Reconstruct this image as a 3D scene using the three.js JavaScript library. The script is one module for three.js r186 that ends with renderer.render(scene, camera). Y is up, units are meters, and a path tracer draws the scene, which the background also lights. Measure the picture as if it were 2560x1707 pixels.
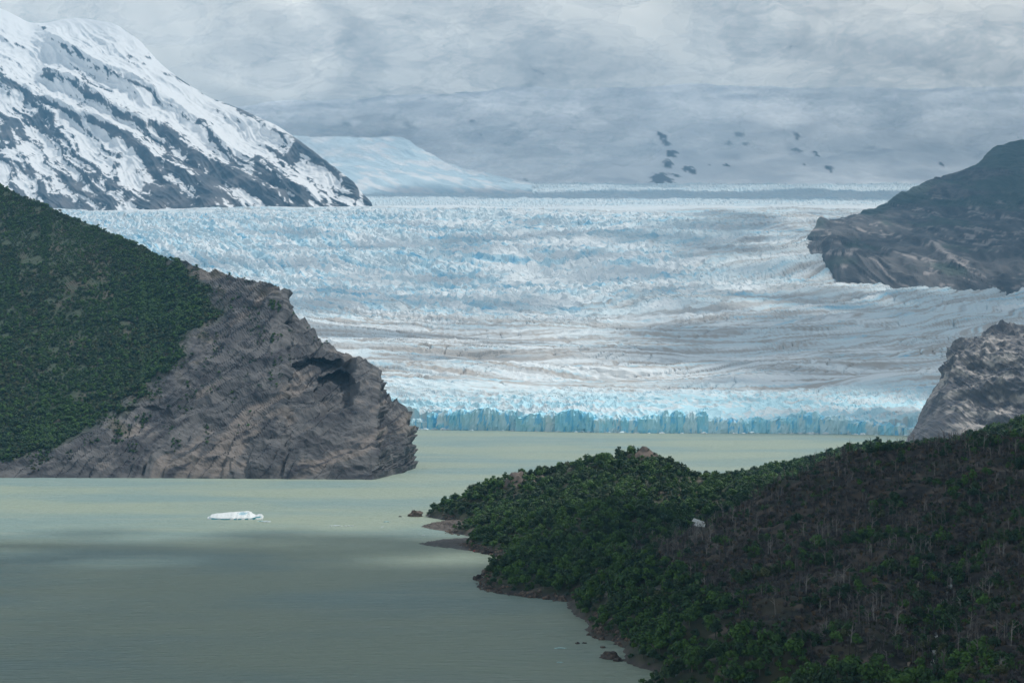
import * as THREE from 'three';
import { mergeGeometries, mergeVertices, toCreasedNormals } from 'three/addons/utils/BufferGeometryUtils.js';
import { createNoise2D, createNoise3D } from 'simplex-noise';

// ---------- camera, sky, sun, exposure ----------
const scene = new THREE.Scene();
const camera = new THREE.PerspectiveCamera(15.193, 2560 / 1707, 1, 60000);
camera.position.set(0, 150, 0);
camera.rotation.x = -0.00695;
const renderer = new THREE.WebGLRenderer({ antialias: true });
renderer.toneMapping = THREE.LinearToneMapping;
renderer.toneMappingExposure = 1.1;
renderer.shadowMap.enabled = true;

function prng(seed) { let a = seed | 0; return () => { a = (a + 0x6d2b79f5) | 0; let t = Math.imul(a ^ (a >>> 15), 1 | a); t = (t + Math.imul(t ^ (t >>> 7), 61 | t)) ^ t; return ((t ^ (t >>> 14)) >>> 0) / 4294967296; }; }
const n2 = createNoise2D(prng(11)), n3 = createNoise3D(prng(12)), n2b = createNoise2D(prng(13));
const rnd = prng(77);
const clamp = (x, a = 0, b = 1) => Math.min(b, Math.max(a, x)), lerp = (a, b, t) => a + (b - a) * t;
const smooth = (a, b, x) => { const t = clamp((x - a) / (b - a)); return t * t * (3 - 2 * t); };
const fbm = (x, y, o = 4, f = n2) => { let s = 0, a = 0.5, t = 0; for (let i = 0; i < o; i++) { s += a * f(x, y); t += a; a *= 0.5; x = x * 2.03 + 17.1; y = y * 2.03 - 9.7; } return s / t; };
const fbm3 = (x, y, z, o = 4) => { let s = 0, a = 0.5, t = 0; for (let i = 0; i < o; i++) { s += a * n3(x, y, z); t += a; a *= 0.5; x = x * 2.03 + 7.1; y = y * 2.03 - 3.7; z = z * 2.03 + 1.3; } return s / t; };
const ridged = (x, y, o = 4, f = n2) => { let s = 0, a = 0.5, t = 0; for (let i = 0; i < o; i++) { const n = 1 - Math.abs(f(x, y)); s += a * n * n; t += a; a *= 0.5; x = x * 2.07 + 5.3; y = y * 2.07 + 8.9; } return s / t; };
const ridged3 = (x, y, z, o = 3) => { let s = 0, a = 0.5, t = 0; for (let i = 0; i < o; i++) { const n = 1 - Math.abs(n3(x, y, z)); s += a * n * n; t += a; a *= 0.5; x = x * 2.07 + 5.3; y = y * 2.07 + 8.9; z = z * 2.07 - 4.1; } return s / t; };

const SUN = new THREE.Vector3(0.55, 1.0, -0.38).normalize();
const sun = new THREE.DirectionalLight(new THREE.Color(1.0, 0.955, 0.88), 2.9);
sun.name = 'sun';
sun.position.set(0, 0, -4000).addScaledVector(SUN, 9000);
sun.target.position.set(0, 0, -4000);
sun.castShadow = true;
sun.shadow.radius = 7;
Object.assign(sun.shadow.camera, { left: -9000, right: 9000, top: 9000, bottom: -9000, near: 10, far: 30000 });
sun.shadow.mapSize.set(4096, 4096);
scene.add(sun, sun.target);

// grey broken overcast all round; dimmed overhead to darken the near shore, lightest banks low over the ice field
function makeSky() {
  const W = 4096, H = 2048, d = new Float32Array(W * H * 4);

  for (let r = 0; r < H; r++) {
    const up = ((r + 0.5) / H - 0.5) * Math.PI, y = Math.sin(up), el = up * 57.2958;
    for (let c = 0; c < W; c++) {
      const o = (r * W + c) * 4; d[o + 3] = 1;
      if (el < -0.3) { d[o] = 0.3; d[o + 1] = 0.33; d[o + 2] = 0.34; continue; }
      const az = ((c + 0.5) / W - 0.5) * 360 + 90;               // 0 is the view's middle
      const x = Math.cos(up) * Math.sin(az / 57.2958), z = -Math.cos(up) * Math.cos(az / 57.2958);
      // cloud texture on a sphere so that it is seamless
      const k = 9, w1 = 0.16 * n3(x * 7, y * 12, z * 7), w2 = 0.16 * n3(x * 7 + 9, y * 12, z * 7);
      let n = fbm3(x * k + w1 * 6, y * k * 1.3 + w2 * 6, z * k, 5);
      const m = n3(x * 2.2 + 3, y * 3 + 1, z * 2.2);
      // the banks over the far ice: light cloud in the west, a heavier grey belly in the middle, thinner warm cloud in the east
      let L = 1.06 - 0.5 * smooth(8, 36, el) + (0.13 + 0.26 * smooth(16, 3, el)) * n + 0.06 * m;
      const q = (a, e, sa, se) => Math.exp(-(((az - a) / sa) ** 2) - ((el - e) / se) ** 2);
      const shift = 1.2 * n3(x * 16, y * 16, z * 16);
      const dark = 0.10 * q(2.2 + shift, 5.4, 3.6, 1.6) + 0.10 * q(5.5, 7.2 + shift * 0.4, 4, 1.4) + 0.07 * q(10, 7.4, 3, 1.6) - 0.05 * q(-1.9 + shift * 0.3, 6.6, 1.1, 1.0) - 0.03 * q(8.5, 4.2, 3, 2.2);
      L -= 1.25 * dark;
      const warm = 0.5 + 0.5 * n + 0.6 * q(9, 4.5, 3.5, 2.5) - 0.5 * q(2.5, 4.5, 4, 3);
      const cool = smooth(6, 22, el);                             // bluer tint overhead, added so shade and near water turn bluish
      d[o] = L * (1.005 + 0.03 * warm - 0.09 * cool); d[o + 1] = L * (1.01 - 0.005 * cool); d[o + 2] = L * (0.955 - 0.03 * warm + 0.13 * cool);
    }
  }
  const t = new THREE.DataTexture(d, W, H, THREE.RGBAFormat, THREE.FloatType);
  t.mapping = THREE.EquirectangularReflectionMapping; t.magFilter = THREE.LinearFilter; t.minFilter = THREE.LinearFilter; t.needsUpdate = true;
  return t;
}
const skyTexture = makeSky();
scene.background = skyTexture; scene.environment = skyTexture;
scene.fog = new THREE.FogExp2(new THREE.Color(0.22, 0.60, 1.0), 5.3e-5);

// ---------- helpers ----------
const taken = new Map();
function numbered(name) { const k = taken.get(name) || 0; taken.set(name, k + 1); return k ? name + '_' + String(k).padStart(3, '0') : name; }
function mesh(name, geo, mat, parent) { const m = new THREE.Mesh(geo, mat); m.name = parent ? name : numbered(name); (parent || scene).add(m); return m; }
function tag(o, label, category, group) { o.userData.label = label; o.userData.category = category; if (group) o.userData.group = group; return o; }
function structure(o, label) { o.userData.kind = 'structure'; if (label) o.userData.label = label; return o; }
function thing(name, label, category, pos, turn = 0, group) { const o = new THREE.Group(); o.name = numbered(name); scene.add(o); o.position.set(...pos); o.rotation.y = turn; return tag(o, label, category, group); }
const mat = (r, g, b, rough = 0.9, extra = {}) => { const m = new THREE.MeshStandardMaterial({ roughness: rough, ...extra }); m.color.setRGB(r, g, b); return m; };
const vmat = (rough = 0.95, extra = {}) => new THREE.MeshStandardMaterial({ vertexColors: true, roughness: rough, ...extra });

// a curve of world points, resampled to n points by Catmull-Rom
function resample(pts, n) {
  const out = [], K = pts.length - 1, len = [0];
  for (let i = 1; i <= K; i++) len.push(len[i - 1] + Math.hypot(pts[i][0] - pts[i - 1][0], pts[i][1] - pts[i - 1][1], pts[i][2] - pts[i - 1][2]));
  let seg = 0;
  for (let i = 0; i < n; i++) {
    const s = (i / (n - 1)) * len[K];
    while (seg < K - 1 && len[seg + 1] < s) seg++;
    const t = clamp((s - len[seg]) / Math.max(1e-6, len[seg + 1] - len[seg]));
    out.push([0, 1, 2].map((k) => lerp(pts[seg][k], pts[seg + 1][k], t)));
  }
  return out;
}
function catmull(p0, p1, p2, p3, t) { return 0.5 * (2 * p1 + (p2 - p0) * t + (2 * p0 - 5 * p1 + 4 * p2 - p3) * t * t + (3 * p1 - p0 - 3 * p2 + p3) * t * t * t); }
// surface through section curves that have the same number of points; returns a sampler (u, v) -> [x, y, z]
function lofted(rows, rounded) {
  const R = rows.length - 1, C = rows[0].length - 1;
  return (u, v) => {
    const fv = clamp(v) * R, fu = clamp(u) * C, i = Math.min(R - 1, Math.floor(fv)), j = Math.min(C - 1, Math.floor(fu)), tv = fv - i, tu = fu - j, p = [0, 0, 0];
    for (let k = 0; k < 3; k++) {
      const row = (q) => { const r = rows[clamp(q, 0, R)]; return !rounded ? lerp(r[j][k], r[j + 1][k], tu) : catmull(r[Math.max(0, j - 1)][k], r[j][k], r[j + 1][k], r[Math.min(C, j + 2)][k], tu); };
      p[k] = catmull(row(i - 1), row(i), row(i + 1), row(i + 2), tv);
    }
    return p;
  };
}
// grid mesh of a sampler, moved by shape(p, normal, u, v) and coloured by colour(p, normal, u, v)
function gridMesh(sample, nu, nv, shape, colour, flat) {
  const N = (nu + 1) * (nv + 1), pos = new Float32Array(N * 3), nor = new Float32Array(N * 3), col = new Float32Array(N * 3), idx = new Uint32Array(nu * nv * 6);
  for (let j = 0; j <= nv; j++) for (let i = 0; i <= nu; i++) { const p = sample(i / nu, j / nv), o = (j * (nu + 1) + i) * 3; pos[o] = p[0]; pos[o + 1] = p[1]; pos[o + 2] = p[2]; }
  let q = 0;
  for (let j = 0; j < nv; j++) for (let i = 0; i < nu; i++) { const a = j * (nu + 1) + i, b = a + 1, c = a + nu + 1, e = c + 1; idx[q++] = a; idx[q++] = b; idx[q++] = c; idx[q++] = b; idx[q++] = e; idx[q++] = c; }
  const g = new THREE.BufferGeometry();
  g.setAttribute('position', new THREE.BufferAttribute(pos, 3)); g.setIndex(new THREE.BufferAttribute(idx, 1));
  g.computeVertexNormals();
  const base = g.attributes.normal.array;
  if (shape) {
    for (let j = 0; j <= nv; j++) for (let i = 0; i <= nu; i++) {
      const o = (j * (nu + 1) + i) * 3, r = shape([pos[o], pos[o + 1], pos[o + 2]], [base[o], base[o + 1], base[o + 2]], i / nu, j / nv);
      nor[o] = r[0]; nor[o + 1] = r[1]; nor[o + 2] = r[2];
    }
    pos.set(nor); g.computeVertexNormals();
  }
  const nn = g.attributes.normal.array;
  for (let j = 0; j <= nv; j++) for (let i = 0; i <= nu; i++) {
    const o = (j * (nu + 1) + i) * 3, c = colour([pos[o], pos[o + 1], pos[o + 2]], [nn[o], nn[o + 1], nn[o + 2]], i / nu, j / nv);
    col[o] = c[0]; col[o + 1] = c[1]; col[o + 2] = c[2];
  }
  g.setAttribute('color', new THREE.BufferAttribute(col, 3));
  g.userData = { nu, nv };
  if (flat) g.deleteAttribute('normal');
  return g;
}
const mix3 = (a, b, t) => [lerp(a[0], b[0], t), lerp(a[1], b[1], t), lerp(a[2], b[2], t)];
function gridPoint(g, u, v) {                                   // point and normal on a grid mesh
  const { nu, nv } = g.userData, P = g.attributes.position.array, i = Math.min(nu - 1, Math.floor(u * nu)), j = Math.min(nv - 1, Math.floor(v * nv)), tu = u * nu - i, tv = v * nv - j;
  const at = (a, b) => { const o = (b * (nu + 1) + a) * 3; return [P[o], P[o + 1], P[o + 2]]; };
  return mix3(mix3(at(i, j), at(i + 1, j), tu), mix3(at(i, j + 1), at(i + 1, j + 1), tu), tv);
}
function polyDist(lines, x, y, a = 0, b = 1) {                  // distance to polylines in the plane of coordinates a, b
  let best = 1e9;
  for (const l of lines) for (let i = 0; i < l.length - 1; i++) {
    const x0 = l[i][a], y0 = l[i][b], dx = l[i + 1][a] - x0, dy = l[i + 1][b] - y0, t = clamp(((x - x0) * dx + (y - y0) * dy) / (dx * dx + dy * dy));
    best = Math.min(best, Math.hypot(x - x0 - t * dx, y - y0 - t * dy));
  }
  return best;
}
const along = (tab, x) => { if (x <= tab[0][0]) return tab[0][1]; for (let i = 1; i < tab.length; i++) if (x <= tab[i][0]) { const t = (x - tab[i - 1][0]) / (tab[i][0] - tab[i - 1][0]); return lerp(tab[i - 1][1], tab[i][1], t); } return tab[tab.length - 1][1]; };

// ---------- lake ----------
function waterTexture() {
  const S = 1024, d = new Uint8Array(S * S * 4), T = 2 * Math.PI;
  const tile = (u, v, fx, fy, s) => { const a = u * T, b = v * T; return n3(Math.cos(a) * fx + s, Math.sin(a) * fx + Math.cos(b) * fy, Math.sin(b) * fy - s); };
  for (let j = 0; j < S; j++) for (let i = 0; i < S; i++) {
    const u = i / S, v = j / S;
    let h = 0.5 * tile(u, v, 3, 9, 0) + 0.3 * tile(u, v, 8, 22, 5) + 0.25 * tile(u, v, 18, 44, 9) + 0.15 * tile(u, v, 40, 80, 2);
    const b = clamp(0.5 + 0.42 * h) * 255, o = (j * S + i) * 4; d[o] = d[o + 1] = d[o + 2] = b; d[o + 3] = 255;
  }
  const t = new THREE.DataTexture(d, S, S); t.wrapS = t.wrapT = THREE.RepeatWrapping; t.magFilter = THREE.LinearFilter; t.needsUpdate = true; return t;
}
{

  const sample = (u, v) => { const z = lerp(400, -3900, v); return [lerp(-1400, 1600, u), 0, z]; };
  const g = gridMesh(sample, 240, 400, null, (p) => {
    const f = fbm(p[0] / 420, p[2] / 260, 4), s = fbm(p[0] / 260 + 40, p[2] / 34, 4);       // silt plumes and wind lanes
    const b = mix3([0.305, 0.375, 0.30], [0.225, 0.325, 0.31], smooth(-0.35, 0.5, f));
    return mix3(b, [0.315, 0.385, 0.335], 0.5 * smooth(0.1, 0.6, s));
  });
  const uv = new Float32Array(g.attributes.position.count * 2), P = g.attributes.position.array;
  for (let i = 0; i < uv.length / 2; i++) { uv[i * 2] = P[i * 3] / 460; uv[i * 2 + 1] = P[i * 3 + 2] / 300; }
  g.setAttribute('uv', new THREE.BufferAttribute(uv, 2));
  structure(mesh('lake', g, new THREE.MeshPhysicalMaterial({ vertexColors: true, roughness: 0.6, ior: 1.33, bumpMap: waterTexture(), bumpScale: 3.2 })), 'milky grey green glacial lake');
}

// ---------- glacier ----------
const GZ = [[3400, 24], [3560, 30], [3800, 43], [4300, 68], [5000, 104], [5700, 146], [6300, 198], [6800, 252], [7300, 326], [7800, 402], [8300, 470], [8800, 520], [9300, 566], [9800, 596], [10600, 634], [11600, 700], [12600, 772], [14000, 890], [15600, 1010], [19000, 1200]];
const FRONT = [[-195.4,0,-3677],[-154,0,-3649],[-73.3,0,-3608],[11.2,0,-3581],[94.1,0,-3542],[197.1,0,-3503],[301.1,0,-3503],[394.2,0,-3503],[456.5,0,-3477],[533,0,-3428],[604.3,0,-3391]];
const frontZ = (x) => -along(FRONT.map((p) => [p[0], -p[2]]), x);
function iceHeight(x, z) {                                      // smooth body of the glacier
  const d = -z;
  let h = along(GZ, d);
  h = 0.25 * (along(GZ, d - 220) + along(GZ, d + 220)) + 0.5 * h;
  h += 10 * fbm(x / 900, z / 900, 2) * smooth(4000, 6000, d);
  h += 18 * n2b(x / 1300 + 4, z / 800) * (1 - smooth(700, 1200, x)) * smooth(5600, 7000, d) * (1 - smooth(9000, 10500, d));
  return h;
}

{
  const rowsZ = [];
  const bands = [[3400, 3900, 90], [3900, 5000, 150], [5000, 7000, 190], [7000, 9600, 170], [9600, 10300, 40], [10300, 12500, 44], [12500, 15600, 30]];
  for (const [a, b, n] of bands) for (let i = 0; i < n; i++) rowsZ.push(lerp(a, b, i / n));
  rowsZ.push(15600);
  const nu = 960, nv = rowsZ.length - 1;

  const shade = (x, z) => {                                     // local relief and what the surface is made of
    const d = -z;
    const wx = x + 70 * n2(x / 500, z / 500), wz = z + 90 * n2b(x / 600, z / 500);
    // flow bends: the bands arch down the middle of the basin and are dragged back along its sides
    const arch = wz + (0.0010 * (x - 60) ** 2 - 0.30 * x) * (1 - smooth(8000, 9600, d));
    const icefall = smooth(5500, 6500, d) * (1 - smooth(8900, 9500, d)) * (1 - 0.78 * smooth(100, 900, x - 0.05 * (d - 6000) + 160 * n2(x / 700, z / 900)));
    const low = 1 - smooth(3700, 4200, d), mid = smooth(3900, 4500, d) * (1 - smooth(5600, 6500, d)), far = smooth(9500, 11000, d);
    const serac = ridged(wx / 120, arch / 150, 3), serac2 = ridged(wx / 48 + 7, arch / 76, 2), cross = ridged(wx / 420, arch / 140, 3), fine = ridged(wx / 90, arch / 70 + 3, 2), lump = fbm(wx / 60, arch / 38, 3);
    const swell = Math.sin(arch / 80 + 2.2 * n2(x / 700, arch / 500));
    const cv = n2(wx / 420 + 2, arch / 150), crack = Math.max(0, 1 - Math.abs(cv) / 0.12), cv2 = n2b((wx + 0.8 * arch) / 80, (arch - 0.5 * wx) / 220), crack2 = Math.max(0, 1 - Math.abs(cv2) / 0.12);
    let a = icefall * (28 * serac + 10 * serac2) + (1 - icefall) * (1 - far) * (5 * cross + 3 * serac2 + 2 * fine + 9 * swell * (1 - low)) + low * (5 * lump + 5 * serac2) + far * (14 * cross + 12 * serac2);
    a -= (1 - 0.6 * icefall) * (1 - far) * (9 * crack * smooth(-0.3, 0.3, n2(x / 300 + 9, arch / 200)) + 7 * crack2 * smooth(0, 0.4, n2b(x / 260, arch / 260 + 4)));
    const plain = smooth(9300, 9500, d) * (1 - smooth(10300, 10600, d));
    a *= 1 - 0.75 * plain;
    a -= icefall * 18 + low * 7 + 4;
    return [a, icefall, low, mid, arch, far, plain, serac, Math.max(crack, crack2)];
  };
  const xz = (u, v) => { const d = rowsZ[Math.round(v * nv)], h = lerp(-0.235, 0.25, u) * d; return [h, -d]; };
  const sample = (u, v) => { const [x, z] = xz(u, v); return [x, iceHeight(x, z), z]; };
  const WHITE = [0.76, 0.81, 0.83], PALE = [0.63, 0.73, 0.77], BLUE = [0.45, 0.67, 0.77], DEEP = [0.22, 0.53, 0.73], DUST = [0.40, 0.36, 0.32], GREY = [0.51, 0.53, 0.535];
  const g = gridMesh(sample, nu, nv, (p) => {
    const s = shade(p[0], p[2]);
    return [p[0] + s[1] * 9 * n2(p[0] / 30, p[2] / 30), p[1] + s[0] - 5 * (1 - smooth(20, 110, frontZ(p[0]) - p[2])) - (p[2] > frontZ(p[0]) - 12 ? 40 : 0), p[2]];
  }, (p, n) => {
    const [x, y, z] = p, s = shade(x, z), d = -z, arch = s[4];
    const big = fbm(x / 900 + 3, arch / 330, 3), band = fbm(x / 620, arch / 85, 4), streak = fbm(x / 240, arch / 46, 4), speck = n2(x / 12, z / 16);
    let c = mix3(WHITE, PALE, smooth(-0.12, 0.12, big + 0.3 * band + 0.28 * smooth(100, 900, x) * smooth(4200, 5400, d) - 0.08));
    c = mix3(c, BLUE, 0.85 * smooth(0.18, 0.32, band + 0.12 * speck + 0.14 * s[1] * smooth(500, -600, x) - 0.08 * s[3]));        // bare blue ice
    c = mix3(c, DEEP, 0.8 * smooth(0.46, 0.56, band + 0.25 * streak + 0.2 * s[1] * n2(x / 70, z / 90)));
    if (s[2] > 0) c = mix3(c, smooth(-0.1, 0.3, band + 0.4 * speck) > 0.5 ? PALE : [0.46, 0.73, 0.83], s[2] * 0.95);
    const dust = streak + 0.35 * band + 0.15 * speck + 0.26 * s[3] - 0.3 * s[2] - 0.35 * s[1] - 0.5 * s[5] + 0.2 * smooth(500, 1100, x) * smooth(5600, 7000, d);
    c = mix3(c, GREY, 0.75 * smooth(0.16, 0.36, dust));
    c = mix3(c, DUST, 0.85 * smooth(0.44, 0.6, dust));
    c = mix3(c, PALE, s[5] * 0.6); c = mix3(c, WHITE, s[6] * 0.8);
    const flow = fbm(x / 1900 + 5, arch / 95, 3);                                                           // dirty ogive bands
    c = mix3(c, GREY, 0.85 * smooth(0.0, 0.2, flow) * (1 - s[1]) * (1 - s[5]) * (1 - s[2]) * (1 - s[6]));
    c = mix3(c, DUST, 0.7 * smooth(0.2, 0.38, flow + 0.3 * streak) * (1 - s[1]) * (1 - s[5]) * (1 - s[2]) * (1 - s[6]));
    const line = Math.abs(d - 9850 - 60 * n2(x / 500, 3) - 0.02 * x);                                   // thin medial moraine
    c = mix3(c, [0.2, 0.19, 0.18], smooth(46, 20, line) * smooth(-0.1, 0.3, n2(x / 160, 8)));
    return c;
  }, true);
  const ice = mesh('glacier', g, vmat(0.7));
  structure(ice, 'broad crevassed glacier flowing down to the lake');

  // calving front: blocks and pinnacles of ice, each a piece of its own
  const tones = [[0.40, 0.78, 0.91], [0.49, 0.81, 0.91], [0.33, 0.74, 0.91], [0.58, 0.83, 0.91], [0.67, 0.85, 0.91], [0.16, 0.60, 0.90]], floeIce = mat(0.6, 0.77, 0.83, 0.5), wallIce = vmat(0.5);
  const white = mat(0.78, 0.85, 0.88, 0.7);
  const r = prng(5);
  let x = FRONT[0][0];
  while (x < FRONT[FRONT.length - 1][0]) {
    const w = 14 + 52 * r() ** 1.6, right = smooth(330, 560, x) * (1 - smooth(640, 700, x));
    const h = (24 + 7 * n2(x / 130, 3) + 3 * n2(x / 50, 8) + 3 * r()) * (1 - 0.36 * smooth(400, 540, x)) * (r() < 0.1 ? 0.6 + 0.2 * r() : 1);
    const dp = 26 + 14 * r(), sd = r() * 100, lean = (r() - 0.5) * 0.12;
    const geo = new THREE.BoxGeometry(w, h + 6, dp, Math.max(4, Math.round(w / 2.4)), 10, 4);
    const P = geo.attributes.position;
    for (let i = 0; i < P.count; i++) {
      let px = P.getX(i), py = P.getY(i), pz = P.getZ(i);
      const t = (py + (h + 6) / 2) / (h + 6), e = Math.abs(px) / (w / 2);
      const top = t > 0.8 ? (t - 0.8) / 0.2 : 0;
      px *= 1 - 0.22 * top * top - 0.06 * t; pz = pz * (1 - 0.2 * top) - 3.5 * t * (pz > 0 ? 1 : 0);
      pz -= (pz > 0 ? 1 : 0) * (2.2 * e ** 3);
      py -= top * 4 * e * e;
      const k = ridged((px + sd) / 9, py / 60, 2) * 2 - 1.1, k2 = n3((px + sd) / 3.4, py / 9, pz / 3);
      P.setXYZ(i, px + lean * py + 0.9 * k2, py + (t > 0.5 ? 2.2 * n3(px / 5 + sd, 0.5, pz / 7) : 0), pz + 2.4 * k + 0.8 * k2);
    }
    let q = geo.toNonIndexed(); q.deleteAttribute('normal'); q.deleteAttribute('uv');
    const bx = x + w / 2;
    const tA = tones[Math.floor(r() * 5)], tB = tones[Math.floor(r() * 6)], Q = q.attributes.position, cc = new Float32Array(Q.count * 3);
    for (let i = 0; i < Q.count; i += 3) {                          // veins and faces of bluer and whiter ice
      const fx = Q.getX(i), fy = Q.getY(i), fz = Q.getZ(i), v = fbm3((fx + sd) / 20, fy / 26, fz / 14, 2);
      const c = mix3(mix3(tA, tB, smooth(-0.15, 0.25, v)), tones[5], 0.8 * smooth(0.5, 0.62, n3((fx + sd) / 9, fy / 40, fz / 9)));
      for (let m = 0; m < 3; m++) cc.set(c, (i + m) * 3);
    }
    q.setAttribute('color', new THREE.BufferAttribute(cc, 3));
    const b = mesh('ice_block', q, wallIce, ice);
    b.position.set(bx, h / 2 - 3, frontZ(bx) - dp / 2 + 2 + 8 * n2(bx / 90, 9) + 5 * (r() - 0.5));
    b.rotation.y = (r() - 0.5) * 0.5;
    x += w * (0.62 + 0.28 * r());
  }
  // fallen ice at the foot of the wall
  for (let i = 0; i < 60; i++) {
    const bx = lerp(FRONT[1][0], FRONT[9][0], r()), s = 1.2 + 3.2 * r() ** 2;
    const q = new THREE.IcosahedronGeometry(s, 1), P = q.attributes.position;
    for (let k = 0; k < P.count; k++) { const a = 1 + 0.35 * n3(P.getX(k) + i * 9, P.getY(k), P.getZ(k)); P.setXYZ(k, P.getX(k) * a * 1.5, P.getY(k) * a * 0.6, P.getZ(k) * a); }
    q.deleteAttribute('normal'); q.deleteAttribute('uv');
    const b = mesh('fallen_ice', q, r() < 0.5 ? white : floeIce, ice); b.position.set(bx, 0.3, frontZ(bx) + 6 + 8 * r()); b.rotation.y = r() * 6;
  }
}

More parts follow.
